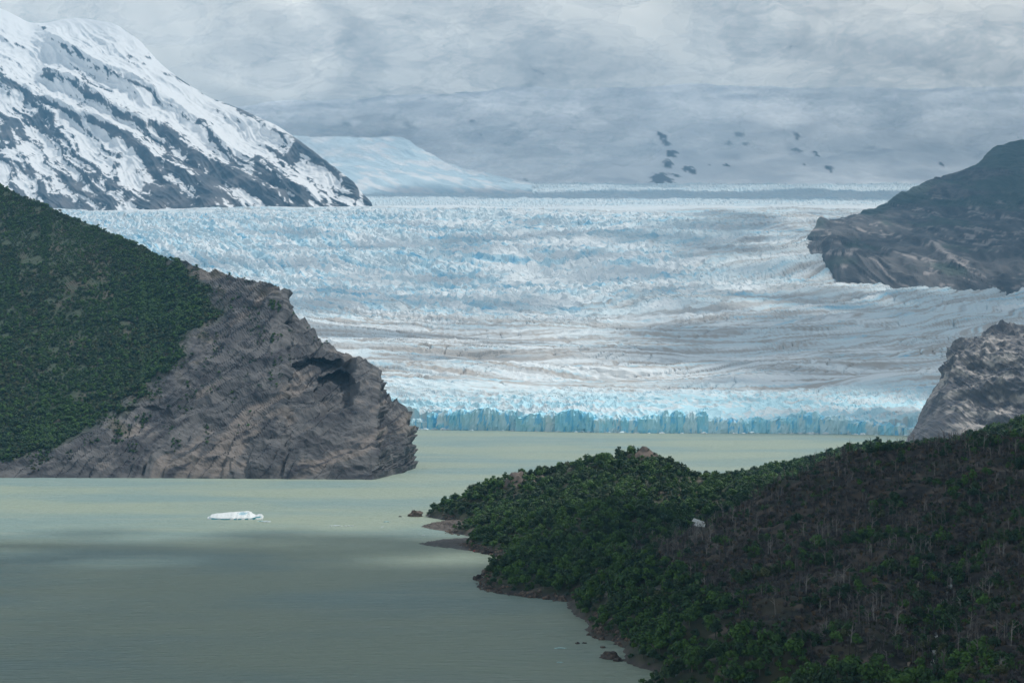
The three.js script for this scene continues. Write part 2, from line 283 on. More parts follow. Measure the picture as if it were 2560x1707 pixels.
// ---------- left snow mountain ----------
const ROCKC = [0.065, 0.069, 0.078], SNOW = [0.86, 0.87, 0.88];
{
  const rows = [[[-2240.6,490.7,-9314],[-2193.3,492.1,-9323],[-2146,493.4,-9333],[-2098.5,494.8,-9342],[-2051,496.1,-9352],[-2003.4,497.6,-9361],[-1955.6,499.4,-9371],[-1907.8,501.2,-9380],[-1859.8,503.2,-9390],[-1811.8,505.5,-9399],[-1763.6,507.8,-9409],[-1715.4,508.6,-9418],[-1667.1,508.5,-9428],[-1618.6,509.1,-9437],[-1570.5,511.9,-9449],[-1522.6,515.4,-9464],[-1474.6,518.9,-9478],[-1426.5,523.7,-9493],[-1378.2,528.8,-9508],[-1329.7,535.2,-9522],[-1281.1,541.1,-9537],[-1232.3,546.4,-9551],[-1183.4,551.3,-9566],[-1136.8,556.2,-9601],[-1091.1,560.4,-9648],[-1045,564.5,-9695],[-998.5,569,-9745],[-951.6,573.6,-9795],[-904.2,578.2,-9845],[-856.3,583.5,-9895],[-807.8,589,-9946],[-758.8,594.8,-9996],[-709.3,600.7,-10046],[-659.2,606.7,-10096],[-608.6,613.3,-10147],[-557.5,619.7,-10197]], [[-2285.2,549.2,-9500],[-2236.9,550,-9509],[-2188.4,550.8,-9518],[-2139.9,551.7,-9527],[-2091.2,552.5,-9536],[-2042.5,553.3,-9545],[-1993.7,554.2,-9554],[-1944.8,555,-9563],[-1895.8,555.9,-9572],[-1846.7,556.7,-9581],[-1797.5,557.5,-9589],[-1748.2,558.4,-9598],[-1698.8,559.2,-9607],[-1649.3,560.2,-9616],[-1599.7,562.8,-9625],[-1550,565.4,-9634],[-1500.2,568,-9643],[-1450.4,570.7,-9652],[-1400.4,573.3,-9661],[-1350.3,576,-9670],[-1300.2,578.6,-9679],[-1249.9,581.2,-9688],[-1199.6,583.9,-9697],[-1151.5,586.6,-9726],[-1104.3,589.3,-9765],[-1056.7,592.1,-9805],[-1008.7,594.8,-9844],[-960.2,597.6,-9884],[-911.4,600.4,-9923],[-862.1,603.1,-9963],[-812.4,605.9,-10002],[-762.3,608.7,-10042],[-711.8,611.5,-10081],[-660.8,614.3,-10121],[-609.4,617.2,-10160],[-557.6,620,-10200]], [[-2434,758.5,-10120],[-2382,757.4,-10127],[-2329.9,756.4,-10134],[-2277.7,755.3,-10141],[-2225.4,754.2,-10149],[-2173,752.7,-10156],[-2120.6,750.1,-10163],[-2068.1,747.4,-10170],[-2015.5,744.1,-10177],[-1962.8,739.5,-10184],[-1910.1,735.2,-10192],[-1857.3,736,-10199],[-1804.4,740,-10206],[-1751.4,742.4,-10213],[-1697.1,744,-10212],[-1641.2,743.1,-10202],[-1585.5,742.3,-10193],[-1529.9,737,-10183],[-1474.4,730.5,-10173],[-1419.1,719.3,-10163],[-1363.8,710.4,-10153],[-1308.6,703.3,-10143],[-1253.5,697.8,-10133],[-1200.4,692.5,-10139],[-1148.2,690.1,-10154],[-1095.9,687.6,-10169],[-1042.6,684.1,-10176],[-988.9,680.3,-10180],[-935.2,676.4,-10183],[-881.5,670.4,-10187],[-827.7,663.6,-10191],[-773.9,656,-10195],[-720,648,-10199],[-666.1,639.9,-10202],[-612.2,629.9,-10206],[-558.2,621.1,-10210]], [[-2582.8,990.2,-10740],[-2527.1,987,-10745],[-2471.3,983.7,-10751],[-2415.4,980.4,-10756],[-2359.5,977.2,-10761],[-2303.5,972.9,-10767],[-2247.5,966.3,-10772],[-2191.4,959.7,-10778],[-2135.2,951.7,-10783],[-2079,940.9,-10788],[-2022.7,930.8,-10794],[-1966.4,931.4,-10799],[-1910,939,-10804],[-1853.6,942.9,-10810],[-1794.4,943.1,-10799],[-1732.5,937.9,-10771],[-1670.8,932.7,-10742],[-1609.5,918.2,-10713],[-1548.5,901.2,-10685],[-1487.8,874.4,-10656],[-1427.4,852.5,-10627],[-1367.3,834.5,-10599],[-1307.4,819.7,-10570],[-1249.3,805.6,-10553],[-1192.1,797.1,-10543],[-1135.1,788.8,-10533],[-1076.5,778.3,-10507],[-1017.6,767,-10475],[-959.1,755.7,-10443],[-900.9,740.1,-10411],[-843,723.2,-10380],[-785.5,704.5,-10348],[-728.3,685.1,-10316],[-671.4,665.7,-10284],[-614.9,642.8,-10252],[-558.7,622.2,-10220]], [[-2731.6,1244.4,-11360],[-2672.1,1238.6,-11364],[-2612.7,1232.9,-11367],[-2553.1,1227.1,-11371],[-2493.5,1221.3,-11374],[-2433.9,1214,-11378],[-2374.3,1202.9,-11381],[-2314.6,1191.9,-11385],[-2254.9,1178.5,-11389],[-2195.2,1160.9,-11392],[-2135.4,1144.3,-11396],[-2075.5,1144.7,-11399],[-2015.6,1156.2,-11403],[-1955.7,1161.6,-11407],[-1891.7,1160,-11386],[-1823.7,1149.7,-11339],[-1756.1,1139.3,-11291],[-1689,1114.3,-11244],[-1622.5,1085.4,-11196],[-1556.5,1041.3,-11149],[-1490.9,1005,-11102],[-1425.9,974.9,-11054],[-1361.4,949.8,-11007],[-1298.3,925.7,-10967],[-1236.1,910.6,-10932],[-1174.2,895.6,-10897],[-1110.4,877.2,-10839],[-1046.3,857.7,-10771],[-982.9,838.3,-10703],[-920.2,812.3,-10636],[-858.3,784.5,-10568],[-797,754.1,-10501],[-736.5,723,-10433],[-676.7,692,-10365],[-617.6,655.7,-10298],[-559.3,623.3,-10230]], [[-2880.3,1520.9,-11980],[-2817.2,1512.3,-11982],[-2754,1503.8,-11984],[-2690.8,1495.2,-11985],[-2627.6,1486.6,-11987],[-2564.3,1475.8,-11989],[-2501.1,1459.9,-11991],[-2437.8,1443.9,-11993],[-2374.6,1424.7,-11994],[-2311.3,1399.5,-11996],[-2248,1375.7,-11998],[-2184.6,1375.8,-12000],[-2121.2,1391.6,-12001],[-2057.8,1398.7,-12003],[-1989,1394.9,-11973],[-1914.8,1378.5,-11907],[-1841.3,1362.1,-11841],[-1768.6,1325.3,-11774],[-1696.5,1283.1,-11708],[-1625.2,1220,-11642],[-1554.5,1167.8,-11576],[-1484.5,1124.3,-11510],[-1415.3,1088,-11443],[-1347.2,1053,-11381],[-1280,1030.4,-11321],[-1213.4,1008,-11261],[-1144.3,981.1,-11170],[-1075,952.4,-11067],[-1006.8,924.2,-10964],[-939.6,887.1,-10860],[-873.6,847.6,-10757],[-808.6,805,-10653],[-744.8,761.6,-10550],[-682,718.5,-10447],[-620.4,668.8,-10343],[-559.8,624.4,-10240]], [[-3029,1819.8,-12600],[-2962.2,1808.2,-12600],[-2895.3,1796.5,-12600],[-2828.4,1784.8,-12600],[-2761.6,1773.1,-12600],[-2694.7,1758.5,-12600],[-2627.9,1737.2,-12600],[-2561,1715.8,-12600],[-2494.2,1690.1,-12600],[-2427.4,1656.7,-12600],[-2360.5,1625,-12600],[-2293.6,1624.8,-12600],[-2226.7,1645.1,-12600],[-2159.8,1654,-12600],[-2086.3,1647.6,-12560],[-2006,1624.3,-12475],[-1926.6,1601.1,-12390],[-1848.1,1551.2,-12305],[-1770.5,1494.4,-12220],[-1693.8,1410.4,-12135],[-1618.1,1340.9,-12050],[-1543.2,1282.9,-11965],[-1469.2,1234.4,-11880],[-1396.1,1187.4,-11795],[-1323.9,1156.6,-11710],[-1252.6,1126.2,-11625],[-1178.2,1089.7,-11502],[-1103.7,1051.2,-11363],[-1030.6,1013.4,-11224],[-959,964.3,-11085],[-888.9,912.6,-10945],[-820.2,857.1,-10806],[-753,800.8,-10667],[-687.3,745.4,-10528],[-623.1,681.9,-10389],[-560.4,625.5,-10250]]];
  const crest = rows[6], back = crest.map((p) => [p[0] - 60, p[1] - 60, p[2] - 500]), back2 = crest.map((p) => [p[0] - 200, p[1] - 600, p[2] - 1800]);
  rows[0] = rows[0].map((p) => [p[0] + 30, p[1] - 60, p[2] + 120]);
  const s0 = lofted(rows, true), s1 = lofted([crest, back, back2], true);
  const ridges = [[[-2333,1617.4,-12600],[-2170.8,1484.5,-12228],[-1989.2,1375.6,-11929],[-1862.9,1299.9,-11708],[-1728.7,1253.5,-11605],[-1566,1148.5,-11501],[-1436.1,1061.9,-11340],[-1317,973.5,-11125],[-1194.7,866.1,-10789],[-1125.6,824.4,-10662],[-970.9,730.9,-10360],[-824.9,652.8,-10156]], [[-2120.6,1272.5,-11728],[-1986.1,1239.1,-11606],[-1828.7,1139.4,-11315],[-1678,1037.2,-11032],[-1563.5,990.8,-10966],[-1498.8,978.4,-11006],[-1400.9,895.1,-10795],[-1270,811.4,-10561],[-1148.3,746,-10370],[-1013.3,670.9,-10137],[-907.5,625.6,-10017]], [[-2400,1240.7,-11470],[-2298.2,1229.1,-11499],[-2187.7,1190.9,-11494],[-2063.2,1119.6,-11331],[-1875.5,1041,-11079],[-1726.9,985.4,-10895],[-1588.8,899.4,-10664],[-1469.1,811.1,-10452],[-1352.7,756.2,-10323],[-1252.2,701.6,-10148],[-1144.8,628,-9905]], [[-2114.1,1147.2,-11425],[-1901.5,963.2,-10871],[-1770.6,836.9,-10498],[-1654.5,737,-10186]], [[-2155.7,956.7,-10784],[-2028.3,835.4,-10474],[-1832.3,737.9,-10201]], [[-1605.3,1305.4,-11955],[-1486.5,1253.7,-11900],[-1313.8,1148.1,-11685],[-1094.1,1030.6,-11300],[-924,918.2,-10956],[-806,836.8,-10752],[-709.1,758.5,-10558],[-632,683.1,-10375]]];
  const major = ridges.slice(0, 3).concat([ridges[5]]);
  const rib = (p) => { const a = p[0] * 0.8 - p[1] * 0.6, b = p[0] * 0.6 + p[1] * 0.8 + 16 * n2(p[0] / 300, p[1] / 200); return ridged(a / 700, b / 105, 3); };
  const shape = (p, n, u, v) => {
    const dj = polyDist(major, p[0], p[1]), dm = polyDist(ridges, p[0], p[1]);
    let k = 110 * Math.exp(-dj / 60) + 40 * Math.exp(-((dm / 40) ** 2));
    // gullies run down the slope to the lower right
    const a = (p[0] * 0.8 - p[1] * 0.6), b = (p[0] * 0.6 + p[1] * 0.8);
    k += 48 * (rib(p) - 0.55) + 22 * fbm(p[0] / 90, p[1] / 60, 3);
    k *= 1 - 0.85 * smooth(0.86, 1, v);
    return [p[0], p[1] + k * 0.25, p[2] + k * 0.9];
  };
  const colour = (p, n) => {
    const a = (p[0] * 0.8 - p[1] * 0.6), b = (p[0] * 0.6 + p[1] * 0.8);
    const dj = polyDist(major, p[0], p[1] - 8), dm = polyDist(ridges, p[0], p[1]);
    const h = p[1], low = 1 - smooth(480, 1150, h), left = 1 - smooth(-2050, -1250, p[0]);
    let r = 1.0 * (rib(p) - 0.66) + 0.46 * fbm(p[0] / 80, p[1] / 44 + p[2] / 60, 5) + 0.28 * n2b(a / 700, b / 260) + 0.14 * fbm(p[0] / 22, p[1] / 14, 3);
    r += 0.42 * Math.exp(-((dj / 22) ** 2)) + 0.16 * Math.exp(-((dm / 70) ** 2)) + 0.46 * low + 0.3 * smooth(720, 560, h) * smooth(-0.6, 0.3, n2b(p[0] / 300, p[1] / 200)) + 0.20 * left * smooth(500, 900, h) * (1 - smooth(1150, 1500, h)) - 0.30;
    r -= 0.16 * smooth(1050, 1400, h) - 0.07;
    r += 0.42 * smooth(560, 500, h) * smooth(-0.5, 0.1, n2(p[0] / 120, 2));
    const e = smooth(0.02, 0.075, r);
    const tint = n2(p[0] / 160, p[1] / 80);
    const rock = mix3(mix3(ROCKC, [0.13, 0.125, 0.13], smooth(-0.2, 0.7, tint)), [0.26, 0.2, 0.18], smooth(0.5, 0.8, tint) * smooth(640, 520, h) * 0.8);
    return mix3(SNOW, rock, e);
  };
  const g = mergeGeometries([gridMesh(s0, 540, 310, shape, colour), gridMesh(s1, 160, 16, null, colour)]);
  structure(mesh('snow_mountain', g, vmat(0.9)), 'snow streaked dark rock mountain above the glacier');
}

// ---------- far snow slopes behind the ice field, rock showing through ----------
{
  const rows = [[[-2672.5,804.5,-14500],[-860.6,849.8,-14500],[45.3,872.4,-14500],[951.2,881.5,-14500],[1857.1,895.1,-14500],[2763,895.1,-14500],[3669,895.1,-14500]],
    [[-2801.3,1049.7,-15200],[-902.1,1026,-15200],[47.5,1011.7,-15200],[997.1,1026,-15200],[1946.7,1035.5,-15200],[2896.3,1026,-15200],[3846,1049.7,-15200]],
    [[-3004,1343.8,-16300],[-967.3,1369.3,-16300],[50.9,1394.7,-16300],[1069.1,1369.3,-16300],[2087.3,1343.8,-16300],[3106,1318.4,-16300],[4124,1369.3,-16300]],
    [[-3169,1517.1,-17200],[-1020.6,1597.6,-17200],[53.7,1646,-17200],[1128,1662.1,-17200],[2202.4,1651.3,-17200],[4351,1651.3,-17200]],
    [[-3298,1600.7,-17900],[-1062.1,1726.4,-17900],[55.9,1790.6,-17900],[1173.9,1818.6,-17900],[2291.9,1796.2,-17900],[4528,1796.2,-17900]],
    [[-3427,1599.4,-18600],[-1103.7,1738.7,-18600],[58.1,1802.6,-18600],[1219.8,1837.4,-18600],[2381.6,1814.2,-18600],[4705,1802.6,-18600]]];
  const sample = lofted(rows.map((r) => resample(r, 60)));
  // outcrops: centre in elevation (x, height), half width, half height, tilt
  const crag = (list) => list.map(([p, w, h, t]) => [p[0], p[1], w * (Math.abs(p[0] - 930) < 200 ? 1.45 : 0.85), h * (Math.abs(p[0] - 930) < 200 ? 1.45 : 0.85), Math.cos(t), Math.sin(t)]);
  const crags = crag([[[-255.5,1458.4,-16526], 26, 26, 0], [[-197.5,1340,-16214], 12, 28, -0.4], [[43.3,1366.1,-16292], 18, 26, 0.2], [[-45.1,1263.4,-16058], 10, 14, 0], [[50.4,1309.1,-16136], 12, 9, 0],
    [[-597.2,1678.2,-17384], 60, 6, 0.35], [[-479.3,1735.7,-17540], 60, 7, 0.25], [[-357.6,1764.8,-17618], 70, 6, 0.02],
    [[952.1,1337.5,-16214], 16, 40, 0.6], [[968,1286,-16058], 16, 30, 0.5], [[978.6,1195.3,-15824], 30, 26, 0.3], [[944.7,1114.2,-15590], 26, 30, 0.5], [[873.6,1011.7,-15200], 56, 30, 0.5], [[921.1,997.5,-15200], 40, 20, -0.6], [[978.3,1030.5,-15278], 26, 9, -0.5], [[1067.9,1073.2,-15434], 34, 20, -0.5], [[89.7,993.2,-15122], 34, 8, -0.6],
    [[1360.1,1278,-15980], 22, 26, 0], [[1445.8,1352.7,-16214], 40, 34, 0], [[1469.9,1278,-15980], 26, 24, 0], [[1286.4,1104.5,-15512], 24, 16, 0.2], [[1187.1,1111.8,-15512], 18, 12, 0], [[1771.9,1227.4,-15824], 36, 28, 0], [[1875.7,1200.3,-15824], 22, 34, 0.4], [[1906.7,1073.2,-15434], 30, 36, 0.1], [[1810.4,1337.5,-16214], 20, 40, 0], [[2611.6,1119,-15512], 22, 26, 0.3], [[1768.5,1111.8,-15512], 24, 8, -0.2]]);
  const field = (p) => {
    let best = -1;
    for (const c of crags) {
      const dx = p[0] - c[0], dy = p[1] - c[1], a = (dx * c[4] + dy * c[5]) / c[2], b = (-dx * c[5] + dy * c[4]) / c[3], q = 1 - Math.hypot(a, b);
      if (q > best) best = q;
    }
    return best + 0.7 * fbm(p[0] / 34, p[1] / 40 + 5, 4) - 0.05;
  };
  const g = gridMesh(sample, 460, 200, (p) => [p[0], p[1] + 26 * fbm(p[0] / 900, p[1] / 300, 3) + 8 * fbm(p[0] / 150, p[1] / 70, 3) + 9 * smooth(0, 0.6, field(p)), p[2]],
    (p) => mix3([0.80, 0.82, 0.84], [0.17, 0.172, 0.18], smooth(0.1, 0.3, field(p))));
  structure(mesh('far_snow_mountain', g, vmat(0.95)), 'far snow slopes with dark outcrops half lost in cloud');
}
{ // ice dome and snowfield feeding the glacier at the foot of the snow mountain
  const rows = [[[-1279.6,727.8,-12800],[-999.7,747.8,-12800],[-759.7,755.8,-12800],[-459.8,755.8,-12800],[-159.9,767.8,-12800],[100,767.8,-12800]],
    [[-1349.4,928,-13500],[-1054.2,944.9,-13500],[-801.2,944.9,-13500],[-485,928,-13500],[-168.7,896.4,-13500],[105.4,873.2,-13500]],
    [[-1429.3,1063.4,-14300],[-1116.7,1072.3,-14300],[-848.7,1063.4,-14300],[-513.7,1029.9,-14300],[-223.3,960.7,-14300],[111.7,920.5,-14300]],
    [[-1469.2,1215.2,-14700],[-1147.8,1215.2,-14700],[-872.4,1212.9,-14700],[-619.8,1208.3,-14700],[-367.3,1061.4,-14700],[114.8,946.7,-14700]],
    [[-1509.2,1227.6,-15100],[-1179.1,1227.6,-15100],[-896.1,1222.9,-15100],[-636.7,1208.8,-15100],[-377.3,1067.4,-15100],[117.9,949.5,-15100]]];
  const g = gridMesh(lofted(rows), 300, 130, (p) => [p[0], p[1] + 10 * ridged(p[0] / 120 + p[1] / 60, p[1] / 160, 3) + 8 * fbm(p[0] / 200, p[1] / 60, 3), p[2]],
    (p) => mix3([0.84, 0.86, 0.87], [0.58, 0.72, 0.79], smooth(-0.15, 0.2, fbm(p[0] / 160 + p[1] / 90, p[1] / 100, 3) + 0.5 * smooth(640, 760, p[1]) - 0.3)));
  structure(mesh('snowfield_dome', g, vmat(0.9)), 'rounded snow and ice dome beside the snow mountain');
}

// ---------- ice smoothed rock hill beyond the glacier, right ----------
{
  const rows = [[[807.3,350.6,-7600],[866.7,297.1,-7300],[888.3,223.8,-6850],[1051.8,190.2,-6600],[1290,159.1,-6450],[1620,149,-6400]],
    [[917.3,408.1,-7830],[926,374.4,-7600],[931.7,297.5,-7100],[1090,260.1,-6840],[1339.8,236.9,-6700],[1680.6,221.6,-6640]],
    [[982.8,444.1,-8150],[1024.3,422.7,-7900],[1082.6,389.4,-7700],[1195.1,357.4,-7500],[1459.7,340.4,-7300],[1822.1,340.1,-7200]],
    [[1114.3,499.2,-8700],[1202.5,513.4,-8650],[1287.9,500.5,-8500],[1395.6,487.8,-8350],[1609.5,482,-8050],[1999,494.3,-7900]],
    [[1237.2,550.4,-8900],[1328,588.9,-8950],[1417.9,607.3,-8900],[1539.4,615.9,-8800],[1719.3,632.2,-8600],[2125.3,647.2,-8400]],
    [[1357.4,599.1,-9100],[1451.3,648.6,-9200],[1568.7,691.8,-9300],[1706.6,726.6,-9300],[1752.9,737.6,-9200],[2277,753,-9000]],
    [[1394.5,607.6,-9300],[1512.2,665.3,-9400],[1661.8,721.2,-9500],[1735.9,736,-9500],[1753.7,762.7,-9500],[1783.3,792.4,-9500],[1824.9,810.2,-9500],[2403.4,860.6,-9500]],
    [[1424.5,608.5,-9500],[1560.5,675.7,-9700],[1705.5,730.2,-9750],[1772.5,748.4,-9700],[1793.6,781.7,-9700],[1823.9,815,-9700],[1863.3,833.2,-9700],[2479.2,898.3,-9800]],
    [[1529.5,546.7,-10200],[1641,578.6,-10200],[1819.4,619.5,-10400],[1913.6,651.9,-10400],[2001.2,733.1,-10400],[2631.3,814.3,-10400]]];
  const rs = rows.map((r) => resample(r, 40));
  const layer = (p) => { const s = p[1] + 0.22 * p[0] + 26 * n2(p[0] / 260, p[1] / 160) + 0.06 * p[2]; return ridged(s / 62, p[0] / 420, 4); };
  const g = gridMesh(lofted(rs), 340, 240, (p, n, u, v) => {
    const k = (30 * layer(p) + 34 * fbm(p[0] / 170, p[1] / 120, 4)) * smooth(0.02, 0.14, v) * (1 - 0.6 * smooth(0.55, 0.75, v));
    return [p[0] - 0.2 * k, p[1] + 0.45 * k + 26 * smooth(0.03, 0.14, v) * (1 - smooth(0.25, 0.45, v)) - 10 * smooth(0.3, 0.5, v), p[2] + 0.75 * k];
  }, (p, n, u, v) => {
    const t = fbm(p[0] / 70, p[1] / 40 + p[2] / 90, 4), l = layer(p), veg = fbm(p[0] / 260 + 9, p[1] / 120, 3);
    let c = mix3([0.06, 0.06, 0.064], [0.12, 0.115, 0.115], smooth(-0.3, 0.4, t));
    c = mix3(c, [0.30, 0.27, 0.26], smooth(0.66, 0.76, l + 0.35 * t) * (1 - smooth(560, 640, p[1])));  // pale tan painted on the lower ledge crests for the sunlit bits
    c = mix3(c, [0.05, 0.075, 0.06], 0.8 * smooth(0.05, 0.3, veg + 0.4 * smooth(470, 600, p[1]) - 0.15));
    return c;
  }, true);
  structure(mesh('rock_hill', g, vmat(0.9)), 'blue hazed ledged rock hill rising beside the glacier');
}

// ---------- pale rock bluff at the right end of the ice front ----------
{
  const rows = [[[492.7,-2,-3210],[507,-19.5,-3180],[541.6,-32.7,-3150],[589,-37,-3140],[645.8,-41.3,-3130],[741.3,-40.7,-3120]],
    [[505.4,5.8,-3260],[516.8,4,-3210],[553.4,9.9,-3190],[596.4,15.3,-3180],[654,20.7,-3170],[750.7,26,-3160]],
    [[529.2,32.7,-3320],[540.1,37.4,-3260],[567.1,43.2,-3240],[610.8,48.5,-3230],[664.2,53.9,-3220],[762.5,59.2,-3210]],
    [[551.3,65.5,-3360],[561.2,71.9,-3310],[584.3,77.7,-3280],[623.4,85.6,-3270],[674.5,88.2,-3270],[774.3,93.5,-3260]],
    [[569.6,93.7,-3400],[577.5,102.2,-3360],[598.4,110.5,-3330],[631,113.3,-3310],[682.7,118.5,-3310],[783.8,128.9,-3300]],
    [[583.8,106.5,-3440],[597.6,118.4,-3430],[619.9,130.2,-3420],[650,136.7,-3410],[701.2,144.2,-3400],[807.5,154.8,-3400]],
    [[598.4,99.9,-3520],[619.5,115.2,-3540],[646.2,127.3,-3550],[681.4,133.9,-3560],[734.2,142.8,-3560],[845.5,155,-3560]],
    [[617.8,41.4,-3640],[647.6,39.6,-3700],[682.7,38.1,-3750],[719.8,49.5,-3760],[775.6,55.4,-3760],[893.1,61.3,-3760]]];
  const rs = rows.map((r) => resample(r, 30));
  const g = gridMesh(lofted(rs), 230, 230, (p, n) => {
    const k = 22 * (ridged3(p[0] / 150, p[1] / 110, p[2] / 150, 4) - 0.55) + 10 * fbm3(p[0] / 90, p[1] / 60, p[2] / 90, 4) + 5 * (ridged((p[1] + 0.5 * p[0]) / 20, p[0] / 70, 3) - 0.5);
    const q = k * lerp(0.22, 1, smooth(545, 620, p[0] + 0.25 * p[1]));
    return [p[0] + n[0] * q, p[1] + n[1] * q, p[2] + n[2] * q];
  }, (p, n) => {
    const t = fbm3(p[0] / 40, p[1] / 30, p[2] / 40, 4), s = fbm3(p[0] / 12, p[1] / 9, p[2] / 12, 3), w = fbm(p[0] / 60 + 2, p[1] / 120, 3);
    const sunSide = smooth(535, 610, p[0] + 0.25 * p[1] + 26 * t);                 // broken right side painted paler as sunlit, smooth left face darker as shaded
    let c = mix3([0.085, 0.088, 0.1], mix3([0.12, 0.122, 0.132], [0.21, 0.2, 0.2], sunSide), smooth(-0.3, 0.35, t + 0.4 * s));
    c = mix3(c, [0.40, 0.37, 0.35], sunSide * smooth(0.2, 0.4, t + 0.5 * s + 0.1 * w));
    c = mix3(c, [0.075, 0.085, 0.11], smooth(0.35, 0.5, -s * 0.8 - 0.3 * t + 0.15));
    return c;
  }, true);
  structure(mesh('rock_bluff', g, vmat(0.85)), 'smooth grey rock bluff at the right end of the ice wall');
}

